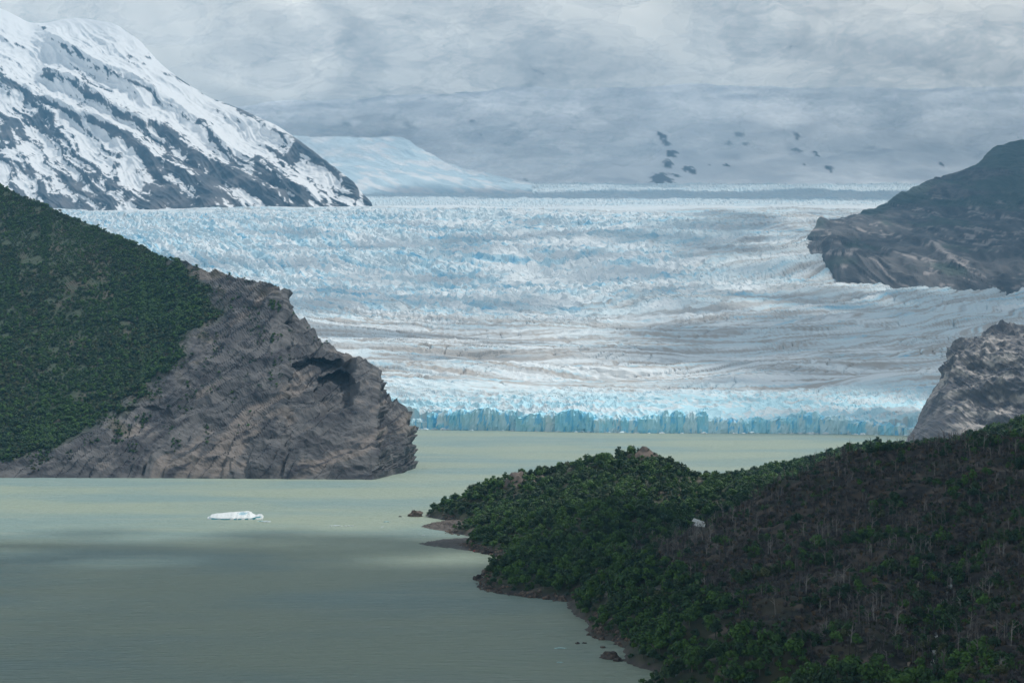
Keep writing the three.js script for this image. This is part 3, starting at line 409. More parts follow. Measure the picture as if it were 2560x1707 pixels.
// ---------- left headland: wooded slope ending in a dark cliff ----------
const STRATA = (p) => (p[1] * 0.80 - p[0] * 0.52 + 14 * n2(p[0] / 210, p[1] / 150) + 5 * n2b(p[0] / 60, p[1] / 50));
const CAVE = [[-203.5,96.6,-2713.1], [-185.3,71,-2646.5], [-183.9,76.8,-2662.9], [-375.5,53.5,-2617]];
const WOODLINE = [[-395,222.4,-3010],[-358.6,200.1,-2943],[-338.3,178.9,-2887.5],[-327.6,165.2,-2852.8],[-354.6,136.4,-2801.9],[-375.6,98.4,-2731.2],[-397.4,74.3,-2676.6],[-420,47.7,-2608.9],[-449.5,31.2,-2567.8],[-469.5,22.3,-2545.5],[-505.9,15.2,-2528.8],[-584.3,9.5,-2525.9]].map((p) => [p[1], p[0]]).reverse();
const woodX = (y) => along(WOODLINE, y);
let headland;
{
  const rows = [[[-579.6,0,-2505.6],[-547.2,0,-2500.4],[-514.8,0,-2495.2],[-498.7,0,-2492.6],[-483,0,-2491.9],[-459.5,0,-2491],[-451.6,0,-2490.6],[-420.2,0,-2489.3],[-388.9,0,-2488.1],[-381.1,0,-2487.7],[-361.5,0,-2486.9],[-357.6,0,-2486.8],[-342,0,-2486.1],[-326.2,0,-2484.2],[-310.4,0,-2482.2],[-294.7,0,-2480.3],[-263.2,0,-2476.4],[-231.9,0,-2472.6],[-228,0,-2472.1],[-222.5,0,-2471.4],[-219.4,0,-2471],[-200.7,0,-2468.7],[-185.1,0,-2466.8],[-169.5,0,-2464.9],[-154,0,-2463],[-138.5,0,-2461.1],[-134.6,0,-2460.6],[-129.1,0,-2488.5],[-112.6,0,-2572.8],[-107.8,0,-2612],[-105.9,0,-2627.1],[-101.6,0,-2662.8]], [[-595.1,26.6,-2572.5],[-561.5,26,-2566.2],[-528.2,25.4,-2559.9],[-511.5,25.1,-2556.8],[-495,24.5,-2553.9],[-470.2,23.7,-2549.4],[-462,23.4,-2547.9],[-429.1,22.5,-2542],[-396.4,21.4,-2536.1],[-388.2,21.1,-2534.6],[-367.8,20,-2530.3],[-363.7,19.9,-2529.5],[-347.4,19.2,-2526],[-331,19.1,-2521.4],[-314.8,18.6,-2517.7],[-298.7,18.3,-2514.3],[-266.5,17.7,-2507.6],[-234.5,17,-2500.8],[-230.5,16.9,-2500],[-225,16.4,-2498.8],[-221.8,14.9,-2498.1],[-202.7,13.3,-2494.1],[-186.9,12,-2490.7],[-171.1,11.1,-2487.4],[-155.3,10.2,-2484],[-139.6,9.6,-2481.4],[-135.7,9.4,-2480.8],[-130.1,7.1,-2506.3],[-113,5.9,-2583],[-108.1,4.3,-2618.9],[-106.2,2.5,-2632.7],[-101.7,0.2,-2665.4]], [[-613.9,54.4,-2654],[-579,53,-2646.4],[-544.4,51.7,-2638.9],[-527.2,51.1,-2635.1],[-509.6,49.9,-2629.4],[-483.3,48.1,-2620.7],[-474.6,47.6,-2617.8],[-439.9,45.6,-2606.2],[-405.5,43.2,-2594.7],[-397,42.6,-2591.8],[-375.5,40.5,-2583.2],[-371.2,40.1,-2581.5],[-354.1,38.7,-2574.7],[-337,38.4,-2566.8],[-320.2,37.5,-2560.9],[-303.6,36.8,-2555.8],[-270.5,35.5,-2545.5],[-237.7,34.1,-2535.2],[-233.7,33.9,-2533.9],[-228,32.9,-2532.1],[-224.7,29.8,-2531.1],[-205.2,26.6,-2525],[-189.1,24,-2519.9],[-172.9,22.2,-2514.8],[-156.9,20.4,-2509.7],[-141,19.1,-2506.2],[-137.1,18.7,-2505.3],[-131.2,14.2,-2528],[-113.6,11.7,-2595.4],[-108.4,8.5,-2627.3],[-106.4,5,-2639.5],[-101.8,0.5,-2668.6]], [[-644.8,99.3,-2788],[-607.8,96.9,-2778.3],[-571.1,94.4,-2768.7],[-552.8,93.2,-2763.9],[-533.6,90.8,-2753.5],[-504.9,87.3,-2737.9],[-495.4,86.4,-2732.6],[-457.7,82.5,-2711.8],[-420.5,77.8,-2691],[-411.3,76.6,-2685.8],[-388.1,72.6,-2670.2],[-383.5,72,-2667.1],[-365.1,69.3,-2654.7],[-346.7,68.6,-2641.4],[-329.1,66.9,-2632],[-311.7,65.7,-2624],[-277.1,63.2,-2607.9],[-243,60.5,-2591.8],[-238.8,60.2,-2589.8],[-232.9,58.4,-2586.9],[-229.5,52.8,-2585.3],[-209.3,47.2,-2575.8],[-192.6,42.5,-2567.8],[-176,39.2,-2559.8],[-159.5,36,-2551.8],[-143.3,33.6,-2546.9],[-139.3,33,-2545.7],[-133,24.9,-2563.7],[-114.5,20.4,-2615.7],[-109,14.9,-2641.1],[-106.9,8.7,-2650.8],[-102,0.7,-2673.9]], [[-677.8,149.1,-2931.2],[-638.6,145.3,-2919.3],[-599.7,141.5,-2907.4],[-580.3,139.6,-2901.5],[-559.2,135.8,-2886.1],[-527.9,130.3,-2863],[-517.5,128.7,-2855.4],[-476.7,122.5,-2824.6],[-436.6,115.1,-2793.9],[-426.7,113.3,-2786.2],[-401.6,107.1,-2763.2],[-396.6,106,-2758.6],[-376.8,101.8,-2740.2],[-357.2,100.6,-2721.1],[-338.5,98,-2708],[-320.3,96.1,-2696.8],[-284.2,92.2,-2674.5],[-248.7,88.2,-2652.2],[-244.3,87.7,-2649.4],[-238.1,85,-2645.5],[-234.6,76.8,-2643.3],[-213.7,68.5,-2630],[-196.5,61.6,-2619],[-179.3,56.8,-2607.9],[-162.3,52.1,-2596.8],[-145.8,48.5,-2590.5],[-141.6,47.6,-2588.9],[-135,35.8,-2601.8],[-115.4,29.2,-2637.5],[-109.6,21.2,-2655.8],[-107.4,12.4,-2662.8],[-102.2,1,-2679.6]], [[-712.4,204.1,-3081],[-670.8,198.7,-3067],[-629.5,193.4,-3053],[-609,190.7,-3045],[-586,185.3,-3025],[-552,177.2,-2994.1],[-540.8,174.9,-2983.8],[-496.5,166,-2942.7],[-453.4,155.3,-2901.6],[-442.7,152.7,-2891.3],[-415.7,144,-2860.5],[-410.3,142.5,-2854.3],[-389.1,136.5,-2829.7],[-368.1,134.6,-2804.6],[-348.4,131,-2787.5],[-329.3,128.2,-2773.1],[-291.6,122.8,-2744.3],[-254.6,117.1,-2715.5],[-250,116.4,-2711.9],[-243.6,112.9,-2706.8],[-240,101.9,-2704],[-218.3,90.7,-2686.8],[-200.5,81.5,-2672.5],[-182.8,75,-2658.3],[-165.3,68.7,-2644],[-148.3,63.9,-2636.1],[-144.1,62.8,-2634.1],[-137.1,47,-2641.8],[-116.4,38.2,-2660.3],[-110.2,27.7,-2671.2],[-107.9,16.1,-2675.4],[-102.4,1.3,-2685.5]], [[-748.2,264.5,-3236],[-704.1,257.4,-3220],[-660.4,250.4,-3203],[-638.8,246.9,-3195],[-613.8,239.5,-3169],[-576.9,228.5,-3130],[-564.8,225.4,-3117],[-517.1,213.1,-3065],[-470.7,198.7,-3013],[-459.3,195.2,-3000],[-430.3,183.5,-2961.2],[-424.5,181.5,-2953.5],[-401.8,173.6,-2922.4],[-379.4,170.7,-2891],[-358.7,165.9,-2869.8],[-338.7,162.2,-2852],[-299.2,155,-2816.5],[-260.7,147.4,-2781],[-256,146.5,-2776.5],[-249.3,142,-2770.3],[-245.6,128.2,-2766.8],[-223.1,113.9,-2745.7],[-204.6,102.2,-2728],[-186.4,94,-2710.4],[-168.3,85.9,-2692.8],[-151,79.9,-2683.2],[-146.6,78.4,-2680.9],[-139.2,58.6,-2683.1],[-117.4,47.2,-2683.9],[-110.9,34.1,-2687.1],[-108.4,19.8,-2688.4],[-102.7,1.5,-2691.6]], [[-777.6,317.1,-3364],[-731.5,308.4,-3345],[-685.8,299.9,-3326],[-663.2,295.6,-3317],[-636.6,286.4,-3287],[-597.4,272.7,-3241],[-584.5,268.8,-3226],[-534,253.5,-3165],[-485,235.8,-3105],[-473,231.5,-3089],[-442.2,217.1,-3044],[-436.2,214.7,-3035],[-412.2,204.9,-2998.4],[-388.7,201.3,-2961.9],[-367.1,195.3,-2937.4],[-346.3,190.8,-2916.9],[-305.5,182,-2875.8],[-265.7,172.8,-2834.8],[-260.8,171.7,-2829.6],[-254,166.3,-2822.5],[-250.1,150.1,-2818.4],[-227,133.2,-2793.9],[-208,119.4,-2773.6],[-189.3,109.7,-2753.2],[-170.8,100.2,-2732.8],[-153.1,93.1,-2722],[-148.7,91.4,-2719.3],[-141,68.1,-2717],[-118.3,54.6,-2703.2],[-111.4,39.4,-2700.2],[-108.8,22.8,-2699.1],[-102.8,1.7,-2696.6]], [[-797.5,354.2,-3450],[-750,344.5,-3430],[-703,334.8,-3410],[-679.7,330,-3400],[-652,319.4,-3367],[-611.3,303.9,-3317],[-597.9,299.4,-3300],[-545.5,281.8,-3233],[-494.7,261.7,-3167],[-482.2,256.8,-3150],[-450.4,240.6,-3100],[-444.1,237.8,-3090],[-419.3,226.7,-3050],[-395,222.4,-3010],[-372.8,215.7,-2983.2],[-351.5,210.6,-2960.8],[-309.8,200.6,-2916],[-269.1,190.2,-2871.2],[-264.1,188.9,-2865.6],[-257.2,183,-2857.8],[-253.2,165.2,-2853.3],[-229.7,146.5,-2826.7],[-210.3,131.2,-2804.4],[-191.3,120.4,-2782.2],[-172.5,109.9,-2760],[-154.6,102.2,-2748.2],[-150.1,100.2,-2745.3],[-142.2,74.6,-2740],[-118.9,59.6,-2716.4],[-111.8,42.9,-2709.1],[-109.1,24.8,-2706.4],[-103,1.9,-2700]]];
  const crest = rows[rows.length - 1];
  const foot = rows[0].map((p) => [p[0], -6, p[2] + 8]);
  const back = crest.map((p) => [p[0] - 6, p[1] - 10, p[2] - 60]), back2 = crest.map((p) => [p[0] - 40, -5, p[2] - 420]);
  const s0 = lofted([foot, ...rows]), s1 = lofted([crest.map((p) => [p[0], p[1] - 14, p[2] - 14]), back.map((p) => [p[0], p[1] - 14, p[2]]), back2]);
  const bite = (p, c, rx, ry) => { const a = (p[0] - c[0]) / rx + 0.12 * n2(p[0] / 22, p[1] / 22), b = (p[1] - c[1]) / ry + 0.16 * n2b(p[0] / 20, p[1] / 20); return Math.max(0, 1 - a * a - b * b); };
  const shape = (p, n) => {
    const rock = smooth(-25, 25, p[0] - woodX(p[1])), s = STRATA(p);
    const ledge = (w, f) => { const t = s / w + 0.6 * n2(p[0] / f, p[1] / f); return t - Math.floor(t); };
    let k = 7 * ledge(27, 150) + 4 * ledge(10.5, 60) + 5 * (ridged(s / 44, p[0] / 190, 3) - 0.5) + 8 * (ridged3(p[0] / 70, p[1] / 60, p[2] / 80, 3) - 0.55) + 2.4 * fbm3(p[0] / 14, p[1] / 12, p[2] / 16, 3);
    k *= lerp(0.25, 1, rock) * smooth(-6, 10, p[1]);
    k += 10 * fbm(p[0] / 160, p[1] / 140, 2) * (1 - 0.5 * rock) * smooth(10, 60, p[1]);
    const cave = Math.max(smooth(0, 0.35, bite(p, CAVE[2], 22, 25)), smooth(0, 0.5, bite(p, CAVE[0], 40, 14)) * 0.5, 0.12 * smooth(0, 0.4, bite(p, CAVE[3], 34, 8)));
    const m = Math.hypot(n[0], n[2]) || 1;
    return [p[0] + n[0] * k - (n[0] / m) * cave * 20, p[1] + n[1] * k * 0.7 - cave * 4, p[2] + n[2] * k - (n[2] / m) * cave * 55];
  };
  const colour = (p, n) => {
    const s = STRATA(p), t = fbm3(p[0] / 50, p[1] / 40, p[2] / 60, 4), f = fbm(s / 9, p[0] / 60, 4), band = fbm(s / 60 + 3, p[0] / 400, 3);
    let c = mix3([0.055, 0.058, 0.066], [0.125, 0.124, 0.128], smooth(-0.35, 0.4, t + 0.5 * f));
    c = mix3(c, [0.205, 0.178, 0.162], 0.85 * smooth(0.24, 0.5, band + 0.5 * t + 0.3 * f));
    c = mix3(c, [0.045, 0.045, 0.055], smooth(0.28, 0.5, -f - 0.3 * t));
    const wood = 1 - smooth(-10, 16, p[0] - woodX(p[1]) + 26 * fbm(p[0] / 40, p[1] / 40, 3));
    const brush = smooth(0.22, 0.4, t - 0.004 * (p[0] - woodX(p[1]))) * (1 - smooth(0, 120, p[0] - woodX(p[1]) - 30));
    return mix3(c, mix3([0.040, 0.062, 0.034], [0.075, 0.07, 0.05], smooth(0, 0.5, t)), Math.max(wood, brush * 0.8));
  };
  headland = gridMesh(s0, 500, 340, shape, colour);
  const g = mergeGeometries([headland, gridMesh(s1, 160, 20, null, colour)]); g.deleteAttribute('normal');
  structure(mesh('headland', g, vmat(0.9)), 'dark banded rock headland with a wooded upper slope');
}

// ---------- near peninsula ----------
const CONTROL = [
  ...[[-127.7,-16,-1900],[-65.6,-12,-1500],[-25.4,-14,-1250],[7.1,-15,-2270],[107.4,-15,-2370],[208,-15,-2560],[365.2,-15,-2850],[10.4,-8,-1330],[27.9,-14,-1050],[53.8,-12,-930],[-91,-10,-2080],[-59.4,-6,-1900],[-58.4,-7,-1700],[600,-10,-3000],[58.8,-14,-800],[129.2,6,-1760],[137.9,10,-1730],[-30.5,-6,-1500]],
  ...[[-49.5,0,-1954.2],[-45.3,0,-1834.6],[-30.6,0,-1704.2],[-10.4,0,-1657.1],[-4,0,-1617.9],[-19.4,0,-1492],[-13.9,0,-1434],[2.2,0,-1408.7],[21.7,0,-1386.3],[34.6,0,-1382.3],[44.2,0,-1285.9],[38.7,0,-1225.1],[52.3,0,-1194.5],[64.8,0,-1151.5],[81,0,-1078.9],[95.9,0,-1057.4],[110.1,0,-977.6]],
  ...[[170.5,25,-1760],[219,29,-1820],[134.9,17,-1660],[255.6,36,-1880],[105,16,-1600]],
  ...[[36.9,25.1,-1965]],
  ...[[110.2,22,-1500],[83.2,15,-1480],[108.6,13,-1580],[62.1,14,-1420],[120.4,8,-1640],[104.2,27,-1425],[98.4,24,-1400]],
  ...[[-26,0,-2080],[23.3,0,-2130],[97.9,0,-2160],[160.3,0,-2230],[228.6,0,-2360],[371.2,0,-2640],[570,0,-2850]],
  ...[[18.4,23.3,-1960],[61.6,38.4,-1970],[89.7,43.1,-1980],[130.6,27,-1990],[30,8.7,-1600],[44.1,16.6,-1660],[59.2,24.1,-1720],[97.9,21.3,-1740],[35.3,20.3,-1880],[81,22.8,-1850],[148.1,16.8,-2060],[191.6,18.7,-2150],[253.2,23.4,-2250],[337.6,32.6,-2400],[378.9,31.8,-2400],[411.4,27.9,-2350],[418.5,46.9,-2250],[440.1,63.9,-2200],[488.2,85.2,-2200],[193.8,21.8,-2000],[309.2,32.8,-2150],[350.1,28,-2000]],
  ...[[3.1,35.4,-1960],[105.8,48.9,-1990],[11.7,6.7,-1500],[11.4,10.3,-1820],[-24.1,4.9,-1930],[-14,1.4,-1790],[-7.2,2.9,-1540]],
  ...[[217.6,63.7,-1600],[187.8,61,-1560],[145.4,49.2,-1500],[117.1,39.5,-1440],[77.7,24.2,-1380],[258.3,49.7,-1620],[320,55.4,-1750],[360.1,61.1,-1800],[427.6,96.3,-1800]],
  ...[[56.5,14.7,-1290],[84.1,21.7,-1280],[124.1,31.7,-1280],[176.9,44.1,-1380],[66.5,15,-1150],[100.7,20.8,-1130],[138.5,29.3,-1150],[182,37.2,-1200],[228.6,44.3,-1250],[77.2,13.5,-1050],[104.8,20,-1000],[141.5,27.9,-1040],[174,27.9,-1040],[159.1,25.2,-960],[193.9,32.6,-1000],[216.2,36.7,-1080],[112,20.4,-930],[144.4,23.2,-905],[176.2,27.4,-880],[85.3,18.8,-880],[154.9,33.7,-750],[85.6,26.2,-760],[253.3,42,-1000],[215.4,31.6,-850]],
];
function thinPlate(pts, lambda) {
  const n = pts.length, N = n + 3, S = 1000, A = Array.from({ length: N }, () => new Float64Array(N + 1));
  const U = (r2) => (r2 < 1e-12 ? 0 : 0.5 * r2 * Math.log(r2));
  for (let i = 0; i < n; i++) {
    for (let j = 0; j < n; j++) A[i][j] = U(((pts[i][0] - pts[j][0]) / S) ** 2 + ((pts[i][2] - pts[j][2]) / S) ** 2) + (i === j ? lambda : 0);
    A[i][n] = A[n][i] = 1; A[i][n + 1] = A[n + 1][i] = pts[i][0] / S; A[i][n + 2] = A[n + 2][i] = pts[i][2] / S; A[i][N] = pts[i][1];
  }
  for (let c = 0; c < N; c++) {
    let b = c; for (let r = c + 1; r < N; r++) if (Math.abs(A[r][c]) > Math.abs(A[b][c])) b = r;
    [A[c], A[b]] = [A[b], A[c]];
    for (let r = 0; r < N; r++) if (r !== c) { const f = A[r][c] / A[c][c]; if (f) for (let k = c; k <= N; k++) A[r][k] -= f * A[c][k]; }
  }
  const w = A.map((r, i) => r[N] / r[i]);
  return (x, z) => { let s = w[n] + w[n + 1] * x / S + w[n + 2] * z / S; for (let i = 0; i < n; i++) s += w[i] * U(((x - pts[i][0]) / S) ** 2 + ((z - pts[i][2]) / S) ** 2); return s; };
}
const plate = thinPlate(CONTROL, 0.0004);
const RAVINE = [[228.5,37.5,-1260],[199.5,35.6,-1160],[178.2,31,-1070],[167.1,28.2,-1010],[158.4,25.2,-960],[144.4,22.9,-905]].map((p) => [p[0], p[1], p[2]]);
const KNOB = [[3.1,36.3,-1960], [105.8,49.8,-1990]];
const LODGE = [127.7,12.8,-1745];
const landH = (() => {
  return (x, z) => {
    let h = plate(x, z);
    const r = polyDist([RAVINE], x, z, 0, 2);
    h -= 6 * Math.exp(-((r / 14) ** 2));
    h -= 6 * Math.exp(-(((x - LODGE[0]) / 24) ** 2) - ((z - LODGE[2] - 25) / 45) ** 2);
    h += 0.9 * fbm(x / 16 + 3, z / 16, 2) * smooth(6, 0, Math.abs(h)); h += 2.2 * smooth(0.1, 1.1, h);
    h += smooth(0, 8, h) * (2.2 * fbm(x / 45, z / 45, 4) + 7 * smooth(12, 35, h) * (ridged(x / 95 + 3, z / 120, 3) - 0.6) + 2 * (ridged(x / 60 + 3, z / 60, 3) - 0.55)) + 0.9 * fbm(x / 8, z / 8, 3);
    for (const [k, w] of [[KNOB[0], 13], [KNOB[1], 11]]) h += (6 + 2.4 * n2(x / 5, z / 5) + 2.5 * n2b(x / 11, z / 11)) * Math.exp(-(((x - k[0]) / w) ** 2) - ((z - k[2]) / w) ** 2);
    return h;
  };
})();
// how wooded a place is: 1 closed green wood, 0 burnt open slope
const burnt = (x, z) => {
  const d = -z, edge = 1720 - 0.55 * Math.max(0, 330 - x) - 0.0 * x;      // the ridge of the nearer hill parts green wood from burnt slope
  return smooth(40, -60, d - edge + 90 * fbm(x / 130, z / 130, 3)) * smooth(40, 130, x + 0.12 * (d - 1300));
};

{
  const x0 = -320, x1 = 700, z0 = -680, z1 = -2900, nu = 380, nv = 620;
  const sample = (u, v) => { const x = lerp(x0, x1, u), z = lerp(z0, z1, v); return [x, landH(x, z), z]; };
  const g = gridMesh(sample, nu, nv, null, (p) => {
    const [x, y, z] = p, t = fbm(x / 30, z / 30, 4), f = fbm(x / 7, z / 7, 3), b = burnt(x, z);
    let c = mix3([0.030, 0.042, 0.022], [0.06, 0.062, 0.036], smooth(-0.2, 0.5, t));
    const soil = mix3(mix3([0.022, 0.021, 0.023], [0.088, 0.068, 0.053], smooth(-0.25, 0.35, 0.7 * t + 0.9 * f)), [0.042, 0.046, 0.026], smooth(0.1, 0.5, fbm(x / 60 + 7, z / 60, 3)));
    c = mix3(c, soil, b);
    const rocky = fbm(x / 26 + 11, z / 26, 4);
    c = mix3(c, mix3([0.10, 0.08, 0.07], [0.18, 0.14, 0.115], smooth(-0.3, 0.4, f)), smooth(0.34, 0.46, rocky + 0.06 * b));
    for (const k of KNOB) { const q = Math.exp(-(((x - k[0]) / 16) ** 2) - ((z - k[2]) / 16) ** 2); c = mix3(c, mix3([0.075, 0.065, 0.06], [0.20, 0.16, 0.14], smooth(-0.2, 0.35, f)), smooth(0.35, 0.5, q + 0.35 * f)); }
    const shore = 1 - smooth(1.4, 2.8, y + 1.2 * f + 0.8 * t);
    c = mix3(c, mix3([0.045, 0.042, 0.044], [0.10, 0.088, 0.082], smooth(-0.4, 0.4, f)), shore);
    return c;
  });
  structure(mesh('peninsula', g, vmat(0.95)), 'hilly peninsula of green wood and burnt slopes');
}
// ---------- vegetation ----------
const FRAME = (x, y, z, m = 0.004) => { const d = -z, e = (y - 150) / d + 0.00695; return Math.abs(x / d) < 0.2 + m && Math.abs(e) < 0.1334 + m; };
function clearView(x, y, z) { for (let k = 1; k < 30; k++) { const t = 1 - k * 0.012; const h = landH(x * t, z * t); if (h > lerp(150, y, t)) return false; } return true; }
function limb(a, b, r0, r1, seg = 5) {
  const A = new THREE.Vector3(...a), B = new THREE.Vector3(...b), d = B.clone().sub(A), g = new THREE.CylinderGeometry(r1, r0, d.length(), seg, 1, true);
  g.applyQuaternion(new THREE.Quaternion().setFromUnitVectors(new THREE.Vector3(0, 1, 0), d.clone().normalize())); g.translate(...A.clone().add(B).multiplyScalar(0.5).toArray());
  g.deleteAttribute('uv'); return g;
}
function leafCrown(seed, { h, r, lobes, leaves, size, base }) {
  const q = prng(seed), pos = [], col = [];
  const L = [];
  for (let i = 0; i < lobes; i++) { const a = q() * 6.283, d = r * 0.72 * Math.sqrt(q()); L.push([Math.cos(a) * d, base + (h - base) * (0.18 + 0.62 * q()) * (1 - 0.35 * d / r), Math.sin(a) * d, r * (0.34 + 0.3 * q())]); }
  L.push([0, base + (h - base) * 0.72, 0, r * 0.5]);
  for (let i = 0; i < leaves; i++) {
    const l = L[i % L.length], t = q() * 6.283, c = q() * 2 - 1, s = Math.sqrt(1 - c * c), rr = l[3] * (0.55 + 0.5 * q());
    const p = [l[0] + rr * s * Math.cos(t), l[1] + 0.72 * rr * c, l[2] + rr * s * Math.sin(t)];
    const k = size * (0.6 + 0.8 * q());
    const nrm = new THREE.Vector3(s * Math.cos(t) + (q() - 0.5) * 1.4, c + 0.5 + (q() - 0.5), s * Math.sin(t) + (q() - 0.5) * 1.4).normalize();
    const e1 = new THREE.Vector3(q() - 0.5, q() - 0.5, q() - 0.5).cross(nrm).normalize().multiplyScalar(k), e2 = nrm.clone().cross(e1).multiplyScalar(0.75);
    const tone = 0.75 + 0.5 * q();
    const v = [[-1, -0.6], [0.9, -0.8], [1, 0.5], [-0.2, 1], [-1.1, 0.3]].map(([a, b]) => [p[0] + e1.x * a + e2.x * b, p[1] + e1.y * a + e2.y * b, p[2] + e1.z * a + e2.z * b]);
    for (const f of [[0, 1, 2], [0, 2, 3], [0, 3, 4]]) for (const m of f) { pos.push(...v[m]); col.push(tone, tone, tone * 0.95); }
  }
  const g = new THREE.BufferGeometry(); g.setAttribute('position', new THREE.Float32BufferAttribute(pos, 3)); g.setAttribute('color', new THREE.Float32BufferAttribute(col, 3)); return g;
}
const bare = (g) => { const o = g.index ? g.toNonIndexed() : g; o.deleteAttribute('uv'); o.deleteAttribute('normal'); return o; };
const tint = (g, c) => { const n = g.attributes.position.count, a = new Float32Array(n * 3); for (let i = 0; i < n; i++) a.set(c, i * 3); g.setAttribute('color', new THREE.BufferAttribute(a, 3)); return g; };
function treeParts(seed, o) {
  const q = prng(seed + 99), tr = [limb([0, -0.8, 0], [0.15, o.h * 0.62, 0.1], o.h * 0.03, o.h * 0.012)];
  for (let i = 0; i < 4; i++) { const a = q() * 6.28, y = o.h * (0.25 + 0.25 * q()); tr.push(limb([0.05, y, 0.03], [Math.cos(a) * o.r * 0.6, y + o.h * 0.25, Math.sin(a) * o.r * 0.6], o.h * 0.014, o.h * 0.006, 4)); }
  return { trunk: bare(mergeGeometries(tr.map((g) => g.index ? g.toNonIndexed() : g))), crown: leafCrown(seed, o) };
}
function snagParts(seed, h) {
  const q = prng(seed), lean = (q() - 0.5) * 0.22 * h, lz = (q() - 0.5) * 0.22 * h, t = [limb([0, -0.6, 0], [lean * 0.6, h * 0.6, lz * 0.6], 0.2, 0.15), limb([lean * 0.6, h * 0.6, lz * 0.6], [lean, h, lz * 0.8], 0.15, 0.05)], b = [];
  const nb = 3 + Math.floor(q() * 4);
  for (let i = 0; i < nb; i++) { const k = 0.35 + 0.55 * q(), a = q() * 6.28, l = h * (0.16 + 0.26 * q()), p = [lean * k, h * k, lz * k]; const e = [p[0] + Math.cos(a) * l * 0.75, p[1] + l * (0.35 + 0.4 * q()), p[2] + Math.sin(a) * l * 0.75]; b.push(limb(p, e, 0.09, 0.04, 4)); b.push(limb(mix3(p, e, 0.55), [e[0] + (q() - 0.5) * l * 0.6, e[1] + 0.3 * l, e[2] + (q() - 0.5) * l * 0.6], 0.06, 0.03, 3)); }
  const m = (l) => bare(mergeGeometries(l.map((g) => (g.index ? g.toNonIndexed() : g))));
  return { trunk: m(t), branches: m(b) };
}
function twigBush(seed, r, n) {
  const q = prng(seed), pos = [], col = [];
  for (let i = 0; i < n; i++) {
    const a = q() * 6.28, d = r * (0.3 + 0.7 * q()), y = r * (0.4 + 0.9 * q()), w = 0.08 + 0.09 * q(), x0 = (q() - 0.5) * 0.3 * r, z0 = (q() - 0.5) * 0.3 * r, x1 = Math.cos(a) * d, z1 = Math.sin(a) * d, k = 0.7 + 0.6 * q();
    pos.push(x0 - w * Math.sin(a), -0.2, z0 + w * Math.cos(a), x0 + w * Math.sin(a), -0.2, z0 - w * Math.cos(a), x1, y, z1); for (let m = 0; m < 3; m++) col.push(k, k, k);
    pos.push(x1 * 0.6 - w, y * 0.6, z1 * 0.6, x1 * 0.6 + w, y * 0.6, z1 * 0.6, x1 * 0.6 + (q() - 0.5) * r, y * 0.6 + 0.5 * r, z1 * 0.6 + (q() - 0.5) * r); for (let m = 0; m < 3; m++) col.push(k, k, k);
  }
  const g = new THREE.BufferGeometry(); g.setAttribute('position', new THREE.Float32BufferAttribute(pos, 3)); g.setAttribute('color', new THREE.Float32BufferAttribute(col, 3)); return g;
}
const LEAF = vmat(0.75), leafTints = [[0.044, 0.112, 0.022], [0.028, 0.078, 0.022], [0.064, 0.150, 0.024], [0.019, 0.056, 0.021], [0.036, 0.078, 0.028], [0.07, 0.088, 0.034], [0.026, 0.072, 0.036]];
const leafMats = leafTints.map((c) => { const m = vmat(0.75); m.color.setRGB(...c); return m; });
const barkMat = mat(0.11, 0.095, 0.08, 0.95), deadMats = [mat(0.13, 0.122, 0.12, 0.95), mat(0.24, 0.23, 0.225, 0.95), mat(0.05, 0.046, 0.046, 0.95)];
const KINDS = [{ h: 6.6, r: 3.0, lobes: 7, leaves: 300, size: 0.46, base: 1.2 }, { h: 7.6, r: 3.3, lobes: 8, leaves: 320, size: 0.48, base: 1.6 }, { h: 5.2, r: 2.9, lobes: 6, leaves: 260, size: 0.44, base: 0.7 }, { h: 8.6, r: 2.7, lobes: 9, leaves: 300, size: 0.44, base: 1.5 }].map((o, i) => treeParts(300 + i * 7, o));
const BUSH = [{ h: 2.6, r: 1.9, lobes: 4, leaves: 90, size: 0.42, base: 0.2 }, { h: 3.4, r: 2.1, lobes: 5, leaves: 100, size: 0.45, base: 0.2 }].map((o, i) => treeParts(900 + i * 5, o));

